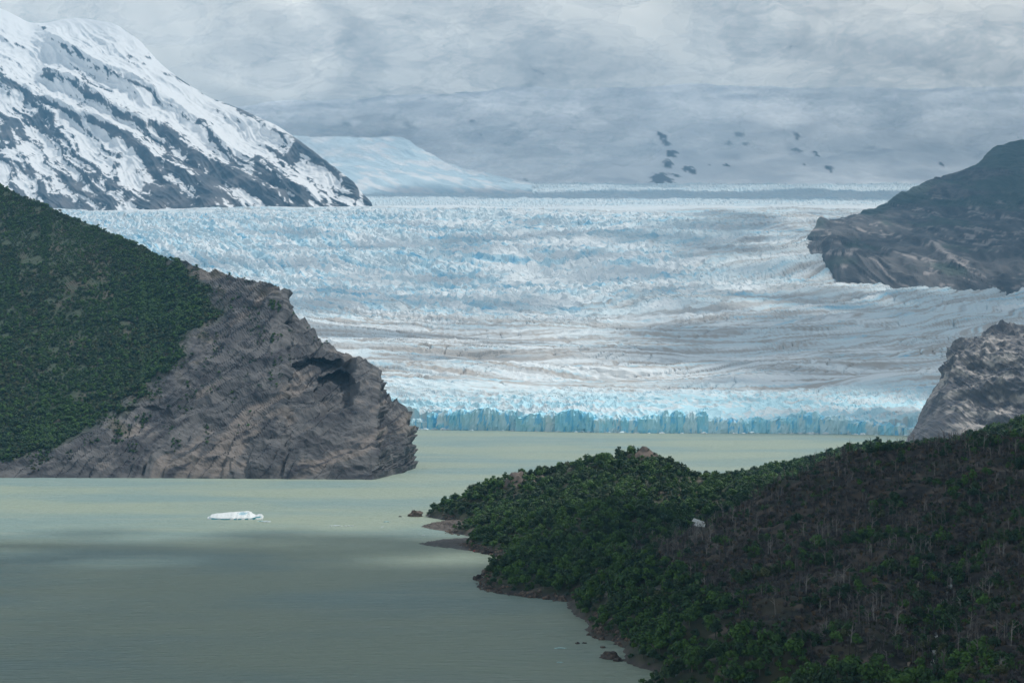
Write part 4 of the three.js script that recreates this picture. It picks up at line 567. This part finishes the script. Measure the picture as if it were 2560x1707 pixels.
const CREST = [[77.7,24.2,-1380],[96.3,32.9,-1400],[117.1,40.8,-1440],[145.4,49.2,-1500],[187.8,61,-1560],[217.6,63.7,-1600],[246.6,54.1,-1610]];
const lodgeAt = LODGE;
const green = [], dead = [], scrub = [], shrubs = [];
{
  const q = prng(42);
  const streams = polyDist;
  for (let k = 0; k < 200000 && green.length < 20000; k++) {                     // green trees
    const x = lerp(-300, 700, q()), z = -lerp(700, 2700, Math.pow(q(), 0.8)), y = landH(x, z);
    if (y < 1.6 || !FRAME(x, y, z, 0.012)) continue;
    const b = burnt(x, z), patch = fbm(x / 55 + 31, z / 55, 3), r = streams([RAVINE], x, z, 0, 2);
    let p = b < 0.5 ? 1.0 - 0.85 * smooth(0.22, 0.42, fbm(x / 26 + 11, z / 26, 4)) : 0.9 * smooth(0.11, 0.22, patch + 0.28 * Math.exp(-((r / 30) ** 2)) + 0.15 * smooth(1350, 1600, -z) - 0.05);
    for (const n of KNOB) if (Math.hypot(x - n[0], z - n[2]) < 13) p = n === KNOB[0] ? 0.12 : 0;
    if (Math.hypot(x - lodgeAt[0], z - lodgeAt[2]) < 12 || (Math.abs(x - lodgeAt[0] * z / lodgeAt[2]) < 8 && z > lodgeAt[2] && z < lodgeAt[2] + 300)) continue;
    if (b > 0.5) p *= 1 - 0.85 * smooth(75, 25, polyDist([CREST], x, z, 0, 2));
    if (y < 4) p *= 0.6;
    if (q() > p) continue;
    green.push({ x, y, z, b, s: (0.5 + 0.8 * q() ** 1.8) * (b > 0.5 ? 0.85 : 1) * (y < 5 ? 0.8 : 1), a: q() * 6.28, k: Math.floor(q() * 4), c: Math.floor(clamp((b < 0.5 ? 2.0 : 3.2) + 2.6 * fbm(x / 90 + 5, z / 90, 2) + (q() - 0.5) * 4, 0, 6.99)) });
  }
  for (let k = 0; k < 60000 && dead.length < 2400; k++) {                      // standing dead trees
    const x = lerp(0, 700, q()), z = -lerp(700, 1900, q()), y = landH(x, z), b = burnt(x, z);
    if (y < 3 || b < 0.4 || !FRAME(x, y, z, 0.01) || q() > smooth(-0.5, 0.2, fbm(x / 80 + 3, z / 80, 2))) continue;
    dead.push({ x, y, z, s: 0.6 + 0.65 * q(), a: q() * 6.28, k: Math.floor(q() * 5), c: [0, 2, 2, 0, 1][Math.floor(q() * 5)] });
  }
  for (let k = 0; k < 260000 && scrub.length < 44000; k++) {                     // bare grey brush
    const x = lerp(0, 700, q()), z = -lerp(700, 1900, Math.pow(q(), 1.2)), y = landH(x, z), b = burnt(x, z);
    if (y < 2 || b < 0.3 || (Math.abs(x - lodgeAt[0] * z / lodgeAt[2]) < 8 && z > lodgeAt[2] && z < lodgeAt[2] + 340) || !FRAME(x, y, z, 0.01) || q() > (0.25 + 0.75 * smooth(-0.15, 0.2, fbm(x / 34 + 13, z / 34, 3)))) continue;
    scrub.push({ x, y, z, s: 0.5 + 0.9 * q(), a: q() * 6.28, k: 0, c: q() });
  }
  for (let k = 0; k < 40000 && shrubs.length < 4200; k++) {                     // low green bushes
    const x = lerp(-300, 700, q()), z = -lerp(700, 2500, q()), y = landH(x, z);
    if (y < 1.2 || (Math.abs(x - lodgeAt[0] * z / lodgeAt[2]) < 8 && z > lodgeAt[2] && z < lodgeAt[2] + 340) || !FRAME(x, y, z, 0.01) || q() > smooth(-0.25, 0.4, fbm(x / 33 + 3, z / 33, 3))) continue;
    shrubs.push({ x, y, z, s: 0.4 + 0.6 * q(), a: q() * 6.28, k: Math.floor(q() * 2), c: Math.floor(q() * 7) });
  }
}
const dummy = new THREE.Object3D();
function scatter(name, geo, material, list, colour, label, sy = 1) {
  const m = new THREE.InstancedMesh(geo, material, list.length);
  list.forEach((t, i) => { dummy.position.set(t.x, t.y - 0.25, t.z); dummy.rotation.set(0, t.a, 0); dummy.scale.set(t.s, t.s * sy, t.s); dummy.updateMatrix(); m.setMatrixAt(i, dummy.matrix); m.setColorAt(i, new THREE.Color().setRGB(...colour(t))); });
  m.name = numbered(name); m.userData.kind = 'stuff'; m.userData.label = label; scene.add(m); return m;
}
const whole = (p, bark) => mergeGeometries([p.crown.clone(), tint(p.trunk.clone(), bark)]);
{
  const rank = (t) => -t.z;
  // green trees: the nearest in plain view stand as trees of their own, the rest are the wood
  const seen = green.filter((t) => FRAME(t.x, t.y + 3, t.z, -0.002)).sort((a, b) => rank(a) - rank(b));
  const own = [];
  for (const t of seen) { if (own.length >= 290) break; if (clearView(t.x, t.y + 5, t.z)) own.push(t); }
  const set = new Set(own), protos = KINDS.map((k) => k);
  const where = (t) => {                                                       // where on the slope a tree stands, as one sees it from the lookout
    const d = -t.z, f = (t.x / d + 0.2) / 0.4, g = 0.5 - ((t.y - 150) / d + 0.00695) / 0.2668, r = polyDist([RAVINE], t.x, t.z, 0, 2);
    const row = g > 0.94 ? 'along the bottom edge of the picture' : g > 0.87 ? 'low on the burnt slope' : g > 0.80 ? 'halfway up the burnt slope' : 'high on the burnt slope';
    const col = r < 22 ? 'beside the stream' : f < 0.66 ? 'above the lake shore' : f < 0.76 ? 'left of the footpath' : f < 0.88 ? 'behind the footpath' : 'towards the right edge';
    return row + ' ' + col;
  };
  const size = (s, a, b) => (s > b ? 'tall' : s > a ? 'middling' : 'low');
  for (const t of own) {
    const label = size(t.s, 0.5, 0.75) + ' ' + ['mid green', 'deep green', 'bright green', 'blackish green', 'olive green', 'yellowish green', 'bluish green'][t.c] + ' tree ' + where(t), o = thing('beech_tree', label, 'tree', [t.x, t.y - 0.25, t.z], t.a, 'green trees on the burnt slope');
    o.scale.setScalar(t.s);
    mesh('trunk', protos[t.k].trunk, barkMat, o); mesh('crown', protos[t.k].crown, leafMats[t.c], o);
  }
  const rest = green.filter((t) => !set.has(t));
  for (let k = 0; k < 4; k++) scatter('woodland', whole(KINDS[k], [1.6, 1.0, 1.6]), LEAF, rest.filter((t) => t.k === k), (t) => leafTints[t.c], 'dense green beech wood covering the peninsula hills');
  for (let k = 0; k < 2; k++) scatter('undergrowth', whole(BUSH[k], [1.6, 1.0, 1.6]), LEAF, shrubs.filter((t) => t.k === k), (t) => leafTints[t.c], 'low green bushes between the trees');
  // dead trees
  const snags = [5.2, 6.4, 7.4, 4.4, 8.2].map((h, i) => snagParts(70 + i, h));
  const dseen = dead.filter((t) => FRAME(t.x, t.y + 3, t.z, -0.002)).sort((a, b) => rank(a) - rank(b)), down = [];
  for (const t of dseen) { if (down.length >= 290) break; if (clearView(t.x, t.y + 5, t.z)) down.push(t); }
  const dset = new Set(down);
  for (const t of down) {
    const label = size(t.s * [5.2, 6.4, 7.4, 4.4, 8.2][t.k], 4.6, 6.4) + ' ' + ['grey', 'pale', 'charred'][t.c] + ' dead tree ' + where(t);
    const o = thing('dead_tree', label, 'dead tree', [t.x, t.y - 0.25, t.z], t.a, 'dead trees on the burnt slope'); o.scale.setScalar(t.s);
    mesh('trunk', snags[t.k].trunk, deadMats[t.c], o); mesh('branches', snags[t.k].branches, deadMats[t.c], o);
  }
  const tints = [[0.13, 0.122, 0.12], [0.24, 0.23, 0.225], [0.05, 0.046, 0.046]];
  for (let k = 0; k < 5; k++) scatter('dead_woodland', tint(mergeGeometries([snags[k].trunk.clone(), snags[k].branches.clone()]), [1, 1, 1]), LEAF, dead.filter((t) => !dset.has(t) && t.k === k), (t) => tints[t.c], 'standing dead trees higher up the burnt slope');
  scatter('dry_brush', twigBush(3, 1.5, 26), LEAF, scrub, (t) => (t.c < 0.2 ? [0.05, 0.065, 0.03] : t.c > 0.85 ? [0.17, 0.13, 0.085] : mix3([0.05, 0.046, 0.048], [0.17, 0.16, 0.165], t.c)), 'low bare grey brush on the burnt slope');
}
{ // wood on the left headland
  const q = prng(8), list = [];
  for (let k = 0; k < 260000 && list.length < 38000; k++) {
    const u = q() * 0.75, v = 0.12 + 0.88 * q(), p = gridPoint(headland, u, v);
    if (p[1] < 6 || !FRAME(p[0], p[1], p[2], 0.03)) continue;
    const e = p[0] - woodX(p[1]) + 30 * fbm(p[0] / 40, p[1] / 40, 3);
    const pr = e < 0 ? 0.97 - 0.8 * smooth(0.25, 0.5, fbm(p[0] / 50 + 7, p[1] / 30, 3)) - 0.25 * smooth(0, 0.5, fbm(p[0] / 160, p[1] / 90 + 3, 3)) : 0.22 * smooth(0.05, 0.4, fbm(p[0] / 30, p[1] / 30 + 4, 3)) * (1 - smooth(0, 190, e));
    if (q() > pr) continue;
    list.push({ x: p[0], y: p[1], z: p[2], s: (0.34 + 0.6 * q() ** 3) * (e > 0 ? 0.7 : 1) * lerp(1, 0.75, smooth(150, 260, p[1])), a: q() * 6.28, k: Math.floor(q() * 3), c: Math.floor(clamp(2.6 + 3 * fbm(p[0] / 120, p[1] / 90, 2) + (q() - 0.5) * 4.5, 0, 6.99)) });
  }
  for (let k = 0; k < 3; k++) scatter('hillside_wood', whole(KINDS[k], [1.6, 1.0, 1.6]), LEAF, list.filter((t) => t.k === k), (t) => leafTints[t.c], 'dark green wood covering the headland slope');
}
// ---------- stones, spits and islets ----------
function stoneGeo(seed, sx, sy, sz, rough = 0.35, detail = 3) {
  const g = new THREE.IcosahedronGeometry(1, detail), P = g.attributes.position;
  for (let i = 0; i < P.count; i++) {
    let x = P.getX(i), y = P.getY(i), z = P.getZ(i); const k = 1 + rough * n3(x * 1.4 + seed, y * 1.4, z * 1.4 - seed) + rough * 0.5 * n3(x * 3.6 + seed, y * 3.6, z * 3.6) + rough * 0.25 * n3(x * 8 + seed, y * 8, z * 8);
    P.setXYZ(i, x * k * sx, Math.max(-0.35, y * k) * sy, z * k * sz);
  }
  g.deleteAttribute('normal'); g.deleteAttribute('uv');
  const n = P.count, c = new Float32Array(n * 3);
  for (let i = 0; i < n; i++) { const t = n3(P.getX(i) * 0.8 + seed, P.getY(i) * 0.8, P.getZ(i) * 0.8), v = mix3([0.6, 0.58, 0.58], [1.35, 1.22, 1.1], smooth(-0.5, 0.6, t)); c.set(v, i * 3); }
  g.setAttribute('color', new THREE.BufferAttribute(c, 3));
  return g;
}
const stoneMat = (() => { const m = vmat(0.9); m.color.setRGB(0.165, 0.14, 0.125); return m; })(), darkStone = (() => { const m = vmat(0.9); m.color.setRGB(0.085, 0.075, 0.072); return m; })();
const stone = (name, label, p, size, seed, m = stoneMat, group, cat = 'rock') => { const o = mesh(name, stoneGeo(seed, ...size), m); o.position.set(p[0], 0, p[2]); o.rotation.y = seed; return tag(o, label, cat, group); };
stone('rock_islet', 'brown domed rock islet off the wooded point', [-75,0,-1990.8], [5.6, 4.6, 4.2], 3);
stone('rock', 'small dark rock just breaking the water left of the domed islet', [-87,0,-1986.6], [1.7, 0.7, 1.2], 8, darkStone);
stone('rock', 'low dark rock off the near beach, left of a pair', [30.8,0,-1199], [1.4, 0.8, 1.0], 11, darkStone);
stone('rock', 'flat dark rock beside the small wave washed one', [34,0,-1200.5], [1.2, 0.5, 1.0], 12, darkStone);
stone('rock', 'reddish flat rock awash by the near point', [42.2,0,-1184.2], [1.9, 0.7, 1.2], 14);
stone('rock', 'dark boulder at the tip of the middle shore', [-19.7,0,-1496.7], [2.9, 3.0, 2.2], 16, darkStone);
stone('rock', 'big dark boulder at the end of the near gravel bar', [43.9,0,-1146], [4.6, 3.2, 3.4], 18, darkStone);
stone('rock', 'long low dark rock leaning against the big near boulder', [47.3,0,-1137.8], [2.9, 1.2, 2.2], 20, darkStone);
stone('rock', 'dark rock outcrop between the two beached boats', [-14.6,0,-1668.6], [5.2, 3.2, 4], 22, darkStone);
stone('rock', 'dark stone at the tip of the near pebble beach', [53.7,0,-1121.8], [0.9, 0.5, 0.7], 24, darkStone);
function spit(name, label, ring, top, seed, colour, lumps = 0.4) {       // low bar of stones over a shore outline
  const cx = ring.reduce((s, p) => s + p[0], 0) / ring.length, cz = ring.reduce((s, p) => s + p[2], 0) / ring.length, N = 120, R = 26, closed = resample([...ring, ring[0]], N + 1);
  const g = gridMesh((u, v) => { const e = closed[Math.round(u * N)], k = 1.06 * (1 - v); return [cx + (e[0] - cx) * k, 0, cz + (e[2] - cz) * k]; }, N, R, (p, n, u, v) => [p[0] + 0.5 * n2(p[0] / 3, p[2] / 3), -0.5 + top * smooth(0, 0.55, v) * (0.6 + 0.6 * smooth(cx - 15, cx + 18, p[0])) + 0.5 * smooth(0, 0.1, v) + lumps * (n2(p[0] / 1.6 + seed, p[2] / 1.6) + 0.9 * n2(p[0] / 5, p[2] / 5 + seed)) * smooth(0, 0.15, v), p[2]],
    (p) => mix3(colour.map((v) => v * 0.6), colour.map((v) => v * 1.4), smooth(-0.6, 0.6, n2(p[0] / 1.3, p[2] / 1.3) * 0.6 + 0.5 * fbm(p[0] / 7, p[2] / 7, 2))));
  return structure(mesh(name, g, vmat(0.95)), label);
}
spit('gravel_spit', 'grey gravel spit running out from the wooded point', [[-65.5,0,-1744.5],[-56.7,0,-1770.3],[-47.4,0,-1783.4],[-36.4,0,-1793.4],[-18.3,0,-1796.8],[-5,0,-1767],[-7.8,0,-1662.8],[-23.7,0,-1683.2],[-42.7,0,-1707.2],[-56.7,0,-1725.7]], 0.7, 2, [0.085, 0.08, 0.08], 0.22);
spit('rocky_spit', 'stony spit with boulders in the middle of the point', [[-67.3,0,-1888.8],[-62.9,0,-1915.2],[-56.6,0,-1926.8],[-48.6,0,-1942.4],[-34.9,0,-1942.4],[-32.9,0,-1827.6],[-49.1,0,-1848.8],[-59.8,0,-1866.7]], 2.2, 5, [0.10, 0.086, 0.08], 0.7);
spit('rocky_spit', 'brown rocky spit farthest out behind the wooded point', [[-64.9,0,-1978.4],[-59.3,0,-1994.9],[-50.5,0,-2020.1],[-31.8,0,-2037.3],[-27.7,0,-1970.3],[-49.4,0,-1974.4]], 4.2, 9, [0.13, 0.11, 0.098], 0.7);
spit('gravel_bar', 'thin gravel bar joining the big near boulder to the beach', [[45.6,0,-1143.2],[53.7,0,-1144.6],[62.9,0,-1148.7],[70.4,0,-1154.2],[71.8,0,-1120.5],[62.9,0,-1116.6],[58.5,0,-1133.8],[49.7,0,-1135.1]], 0.35, 12, [0.085, 0.07, 0.066], 0.15);
spit('pebble_beach', 'pale pebble beach at the near shore', [[53.7,0,-1121.8],[60.1,0,-1129.8],[70.9,0,-1133.8],[83.8,0,-1116.6],[86.8,0,-1088.7],[81.2,0,-1081.3],[70,0,-1091.2],[60.4,0,-1103.7]], 0.8, 15, [0.12, 0.11, 0.102], 0.25);
spit('gravel_beach', 'grey gravel beach in the small bay', [[34,0,-1341.7],[40.4,0,-1360.7],[51.4,0,-1368.5],[58.7,0,-1339.8],[52.2,0,-1284.2],[44.2,0,-1284.2],[39.9,0,-1308.7]], 0.9, 17, [0.085, 0.08, 0.08], 0.18);
{ // stones lying along the water's edge
  const q = prng(91), list = [];
  const edge = resample([[-49.7,0,-1962.2],[-45.3,0,-1834.6],[-30.6,0,-1704.2],[-10.4,0,-1657.1],[-4,0,-1617.9],[-19.4,0,-1492],[-13.9,0,-1434],[2.2,0,-1408.7],[21.7,0,-1386.3],[34.6,0,-1382.3],[44.2,0,-1285.9],[38.7,0,-1225.1],[52.3,0,-1194.5],[64.8,0,-1151.5],[81,0,-1078.9],[95.9,0,-1057.4]], 900);
  for (let k = 0; k < 2600; k++) { const e = edge[Math.floor(q() * 900)], x = e[0] + (q() - 0.35) * 9, z = e[2] + (q() - 0.5) * 9, y = landH(x, z); if (y < -0.6 || y > 4) continue; list.push({ x, y: Math.max(y, -0.2) + 0.25, z, s: 0.3 + 1.3 * q() ** 3, a: q() * 6.3, c: q() }); }
  scatter('shore_stones', stoneGeo(40, 1, 0.8, 0.9, 0.4, 2), LEAF, list, (t) => mix3([0.07, 0.062, 0.06], [0.19, 0.155, 0.135], t.c), 'dark stones strewn along the shore');
}

// ---------- icebergs ----------
const iceWhite = vmat(0.6), iceTeal = mat(0.10, 0.42, 0.52, 0.4);
{
  const at = [-212.7,0,-1966.3], o = thing('iceberg', 'large white flat topped iceberg with a teal waterline', 'iceberg', [at[0], 0, at[2]], 0);
  const prof = [[-21.5, 0.9], [-20, 1.4], [-18.6, 2.6], [-15, 3.3], [-11, 3.4], [-6, 4.0], [-2, 4.2], [2, 4.5], [6, 4.9], [9.5, 5.0], [11, 4.5], [13, 3.0], [15, 2.2], [18, 2.9], [20, 2.9], [21.3, 1.2]];
  const width = (x) => 9.5 * Math.sqrt(Math.max(0.02, 1 - (x / 22) ** 2));
  const g = gridMesh((u, v) => { const x = lerp(-21.5, 21.3, u), w = width(x); return [x, 0, lerp(w, -w, v)]; }, 120, 40, (p, n, u, v) => {
    const h = along(prof, p[0]), lip = smooth(0, 0.05, v) * smooth(0, 0.05, 1 - v), rise = lerp(0.18, 1, smooth(0.02, 0.75, v)) * (1 - smooth(0.88, 1, v) * 0.7);
    const hollow = Math.exp(-(((p[0] - 5.5) / 4) ** 2) - ((v - 0.55) / 0.16) ** 2) * 1.1;
    return [p[0] + 0.4 * n2(p[0], p[2]), 0.55 * lip + (h * rise - hollow + 0.28 * fbm(p[0] / 3, p[2] / 2, 3)) * lip, p[2] + 0.8 * n2(p[0] / 4, 3)];
  }, (p, n, u, v) => mix3([0.80, 0.86, 0.89], [0.36, 0.6, 0.72], smooth(0.25, 0.45, Math.exp(-(((p[0] - 5.5) / 4.5) ** 2) - ((v - 0.55) / 0.2) ** 2) + 0.6 * fbm(p[0] / 2, p[2] / 1.4, 3) - 0.25)));
  mesh('snow_top', g, iceWhite, o);
  const ring = gridMesh((u, v) => { const a = u * Math.PI * 2, x = 21.6 * Math.cos(a), w = 9.9 * Math.sin(a); const k = 1 - 0.05 * v; return [x * k, lerp(-1.5, 0.75 + 1.5 * smooth(11, 20, x) * smooth(-2, 4, w) + 0.5 * smooth(-14, -20, x), v), w * k + 0.3 * n2(a * 3, v)]; }, 90, 6, null, () => [1, 1, 1]);
  mesh('waterline_ice', ring, iceTeal, o);
}
function floe(px, w, h, d, seed, label, teal) {
  const g = new THREE.IcosahedronGeometry(1, 3), P = g.attributes.position;
  for (let i = 0; i < P.count; i++) { const x = P.getX(i), y = P.getY(i), z = P.getZ(i), k = 1 + 0.45 * n3(x * 1.6 + seed, y * 1.6, z * 1.6) + 0.2 * n3(x * 4 + seed, y * 4, z * 4); P.setXYZ(i, x * k * w / 2, Math.max(-0.4, y * k) * h, z * k * d / 2); }
  g.deleteAttribute('normal'); g.deleteAttribute('uv');
  const o = mesh('ice_floe', g, teal ? floeTeal : floeWhite); o.position.set(px[0], 0, px[2]); return tag(o, label, 'ice floe', 'small ice floating on the lake');
}
const floeWhite = mat(0.74, 0.83, 0.86, 0.6), floeTeal = mat(0.5, 0.72, 0.74, 0.5);
floe([-190.3,0,-1938.4], 4.5, 0.9, 2.4, 1, 'greenish ice chunk touching the right end of the large iceberg', true);
floe([-186,0,-1934.5], 6.2, 1.0, 2.6, 2, 'white low ice chunk just right of the large iceberg');
[[828, 4, 0.5], [838, 5, 0.8], [846, 4.5, 0.7], [853, 2, 0.3], [864, 3, 0.35], [873, 4, 0.5], [881, 3, 0.5]].forEach(([x, w, h], i) => floe([-127.5,0,-1896.3].map((v, k) => (k ? v : v + (x - 850) * 0.297)), w * 0.7, h, 1.6, 10 + i, ['leftmost', 'second', 'third', 'tiny fourth', 'fifth', 'sixth', 'rightmost'][i] + ' low ice fragment of the loose row between the iceberg and the spits'));
floe([-94.7,0,-1934.5], 4.2, 0.7, 1.6, 21, 'pale green ice scrap left of the domed rock islet', true);
floe([-95.5,0,-1885.1], 2.4, 0.4, 1.4, 22, 'small white ice scrap nearer than the pale green one');
floe([-62.8,0,-1810.4], 2.2, 0.5, 1.2, 23, 'single white ice scrap between the stony spit and the gravel spit');
floe([22.5,0,-1181.3], 4.6, 0.55, 1.8, 24, 'turquoise ice sliver off the near boulder', true);
floe([21.1,0,-1132.4], 2.8, 0.3, 1.6, 25, 'faint ice patch nearest the bottom of the picture', true);

// ---------- boats ----------
function tube(points, r, closed) { const c = new THREE.CatmullRomCurve3(points.map((p) => new THREE.Vector3(...p)), closed, 'catmullrom', 0.3); const g = new THREE.TubeGeometry(c, 40, r, 8, closed); g.deleteAttribute('uv'); return g; }
function raft(at, turn, label, red, extra) {
  const o = thing('inflatable_boat', label, 'boat', [at[0], 0, at[2]], turn);
  mesh('side_tube', tube([[-2.5, 0.45, -0.85], [0, 0.42, -0.95], [1.6, 0.5, -0.75], [2.6, 0.85, 0], [1.6, 0.5, 0.75], [0, 0.42, 0.95], [-2.5, 0.45, 0.85]], 0.36), red, o);
  const f = new THREE.BoxGeometry(4.2, 0.12, 1.5, 1, 1, 1); f.translate(-0.4, 0.25, 0); mesh('floor_board', f, mat(0.06, 0.06, 0.065), o);
  const t = new THREE.BoxGeometry(0.12, 0.7, 1.6); t.translate(-2.3, 0.5, 0); mesh('transom', t, mat(0.08, 0.075, 0.07), o);
  for (const x of [-1.1, 0.5]) { const s = new THREE.CapsuleGeometry(0.2, 1.1, 4, 8); s.rotateX(Math.PI / 2); s.translate(x, 0.6, 0); mesh('seat', s, red, o); }
  const m = new THREE.BoxGeometry(0.4, 0.9, 0.4); m.translate(-2.65, 0.9, 0); mesh('outboard_motor', m, mat(0.03, 0.03, 0.035, 0.4), o);
  if (extra) extra(o);
  return o;
}
const boatRed = mat(0.55, 0.03, 0.045, 0.5);
raft([-23.2,0,-1683.2], 0.15, 'red inflatable boat at the edge of the gravel spit', boatRed);
raft([-9.6,0,-1651.4], -0.5, 'red boat with a blue cover tucked behind the dark shore rock', mat(0.5, 0.09, 0.10, 0.5), (o) => {
  const g = new THREE.SphereGeometry(1, 14, 8, 0, 6.283, 0, 1.57); g.scale(1.1, 0.75, 0.75); g.translate(-1.2, 0.5, 0); mesh('cover', g, mat(0.04, 0.16, 0.5, 0.7), o);
});

// ---------- lodge in the wood ----------
{
  const p = lodgeAt, gy = landH(p[0], p[2]);
  const o = thing('lodge', 'lodge with white metal roofs showing above the wood', 'building', [p[0], gy - 0.3, p[2]], -0.35);
  const top = [126.8,16.3,-1745][1] - gy, wood = mat(0.16, 0.13, 0.10), roof = mat(0.74, 0.76, 0.78, 0.45), glass = mat(0.03, 0.04, 0.05, 0.15);
  const wall = (w, h, d, x, z) => { const g = new THREE.BoxGeometry(w, h, d); g.translate(x, h / 2, z); return mesh('wall', g, wood, o); };
  const plane = (w, d, x, y, z, rz, rx) => { const g = new THREE.BoxGeometry(w, 0.14, d); g.rotateX(rx); g.rotateZ(rz); g.translate(x, y, z); const r = mesh('roof', g, roof, o); return r; };
  wall(7.4, Math.max(2.2, top - 2.4), 5, -1.0, -2.2); wall(6.2, Math.max(1.8, top - 4.2), 4.2, 1.6, 2.6);
  plane(7.9, 4.0, -1.0, top - 1.0, -1.2, -0.30, 0.5); plane(7.9, 3.2, -0.6, top - 1.4, -4.2, -0.30, -0.5);
  plane(4.0, 3.4, -0.6, top - 3.0, 2.3, -0.22, 0.45); plane(3.6, 3.4, 3.2, top - 3.4, 2.9, 0.05, 0.6);
  for (const x of [0.2, 2.2]) { const g = new THREE.BoxGeometry(0.9, 1.0, 0.08); g.translate(x, 1.4, 4.74); mesh('window', g, glass, o); }
}
// ---------- stream and footpaths ----------
function ribbon(name, pts, w, lift, colour, label, rough = 0.9, m) {
  const line = resample(pts, 90);
  const g = gridMesh((u, v) => { const i = Math.min(88, Math.floor(u * 89)), a = line[i], b = line[i + 1], dx = b[0] - a[0], dz = b[2] - a[2], l = Math.hypot(dx, dz) || 1, s = (v - 0.5) * w * (0.7 + 0.5 * n2(u * 9, w)); const x = a[0] - dz / l * s, z = a[2] + dx / l * s; return [x, landH(x, z) + lift, z]; }, 89, 3, null, colour);
  return structure(mesh(name, g, m || vmat(rough)), label);
}
ribbon('stream', RAVINE.slice(1), 2.6, 0.5, (p) => mix3([0.03, 0.045, 0.05], [0.8, 0.84, 0.85], smooth(0.1, 0.3, n2(p[2] / 7, p[0] / 5) - 0.05)), 'white cascades of a small stream in the ravine', 0.3);
ribbon('footpath', [[183.4,35.5,-1150],[176,34.2,-1120],[168.7,32.2,-1090],[164.3,31,-1070]], 1.6, 0.35, (p) => [0.26, 0.21, 0.17], 'pale earth footpath on the grassy terrace');
ribbon('footpath', [[157.9,27.6,-1005],[151.3,25.6,-975],[148.6,25.1,-950],[140.3,23.2,-920],[135.1,21.8,-900]], 1.6, 0.35, (p) => [0.25, 0.20, 0.16], 'pale earth footpath beside the stream ravine');

// ---------- clouds ----------
function puffs(list, label, detail = 2, opacity = 1) {
  const g = new THREE.IcosahedronGeometry(1, detail), P = g.attributes.position;
  for (let i = 0; i < P.count; i++) { const x = P.getX(i), y = P.getY(i), z = P.getZ(i), k = 1 + 0.3 * n3(x * 1.7, y * 1.7, z * 1.7); P.setXYZ(i, x * k, y * k, z * k); }
  g.deleteAttribute('uv'); g.computeVertexNormals();
  const m = new THREE.InstancedMesh(g, mat(0.93, 0.93, 0.94, 1, opacity < 1 ? { transparent: true, opacity } : {}), list.length);
  list.forEach(([x, y, z, r, f, a], i) => { dummy.position.set(x, y, z); dummy.rotation.set(0, a, 0); dummy.scale.set(r, r * f, r); dummy.updateMatrix(); m.setMatrixAt(i, dummy.matrix); });
  m.name = numbered('cloud'); m.userData.kind = 'stuff'; m.userData.label = label; scene.add(m); return m;
}
// a cloud at a height that shades the ground region cx, cz, rx, rz
function shadeCloud(height, cx, cz, rx, rz, n, r, seed, label, solid = 0.55, ragged = 0.3) {
  const q = prng(seed), list = [], ox = SUN.x / SUN.y * height, oz = SUN.z / SUN.y * height;
  for (let k = 0; k < n * 6 && list.length < n; k++) {
    const a = (q() * 2 - 1) * 1.15, b = (q() * 2 - 1) * 1.15, d = Math.hypot(a, b), den = smooth(1.1, solid, d + ragged * fbm(a * 2 + seed, b * 2, 3));
    if (q() > den) continue;
    list.push([cx + a * rx + ox, height * (1 + 0.1 * (q() - 0.5)), cz + b * rz + oz, r * (0.5 + 0.8 * q()), 0.35, q() * 6]);
  }
  return puffs(list, label);
}
shadeCloud(1000, 150, -430, 2000, 1380, 16000, 34, 1, 'grey cloud over the near shore', 0.42, 0.06);
shadeCloud(2000, 1050, -4900, 950, 1700, 1000, 70, 2, 'grey cloud over the right of the glacier', 0.4);
shadeCloud(2600, 1700, -8100, 700, 1500, 500, 90, 6, 'grey cloud over the rock hill', 0.7);
shadeCloud(2400, 200, -6600, 1900, 1900, 300, 80, 7, 'thin broken cloud over the middle of the glacier', 0.9);
shadeCloud(3600, 1900, -12300, 3000, 800, 900, 120, 3, 'grey cloud over the upper ice', 0.6);
shadeCloud(4600, 1200, -16300, 4600, 2600, 1500, 60, 4, 'thin high cloud over the far snow slopes', 0.8);
// thin mist drifting along the crest of the far snow slopes
{
  const q = prng(31), list = [], ridge = [[-3400, 1660], [-1050, 1790], [50, 1856], [1170, 1885], [2300, 1860], [4700, 1855]];
  for (let k = 0; k < 150; k++) { const x = lerp(-3700, 4000, q()), y = along(ridge, x) + lerp(-430, 480, q()); list.push([x, y, -lerp(15500, 16600, q()), 190 + 260 * q(), 0.42, q() * 6]); }
  for (let k = 0; k < 26; k++) list.push([lerp(-1700, 300, q()), lerp(880, 1250, q()), -lerp(13300, 14600, q()), 130 + 150 * q(), 0.35, q() * 6]);
  for (let k = 0; k < 40; k++) list.push([lerp(-600, 3000, q()), lerp(1150, 1600, q()), -lerp(14700, 15300, q()), 120 + 150 * q(), 0.4, q() * 6]);
  puffs(list, 'thin mist along the crest of the far snow slopes', 5, 0.06);
}
scene.traverse((o) => { if (o.isMesh) { o.castShadow = true; o.receiveShadow = true; } });
renderer.render(scene, camera);
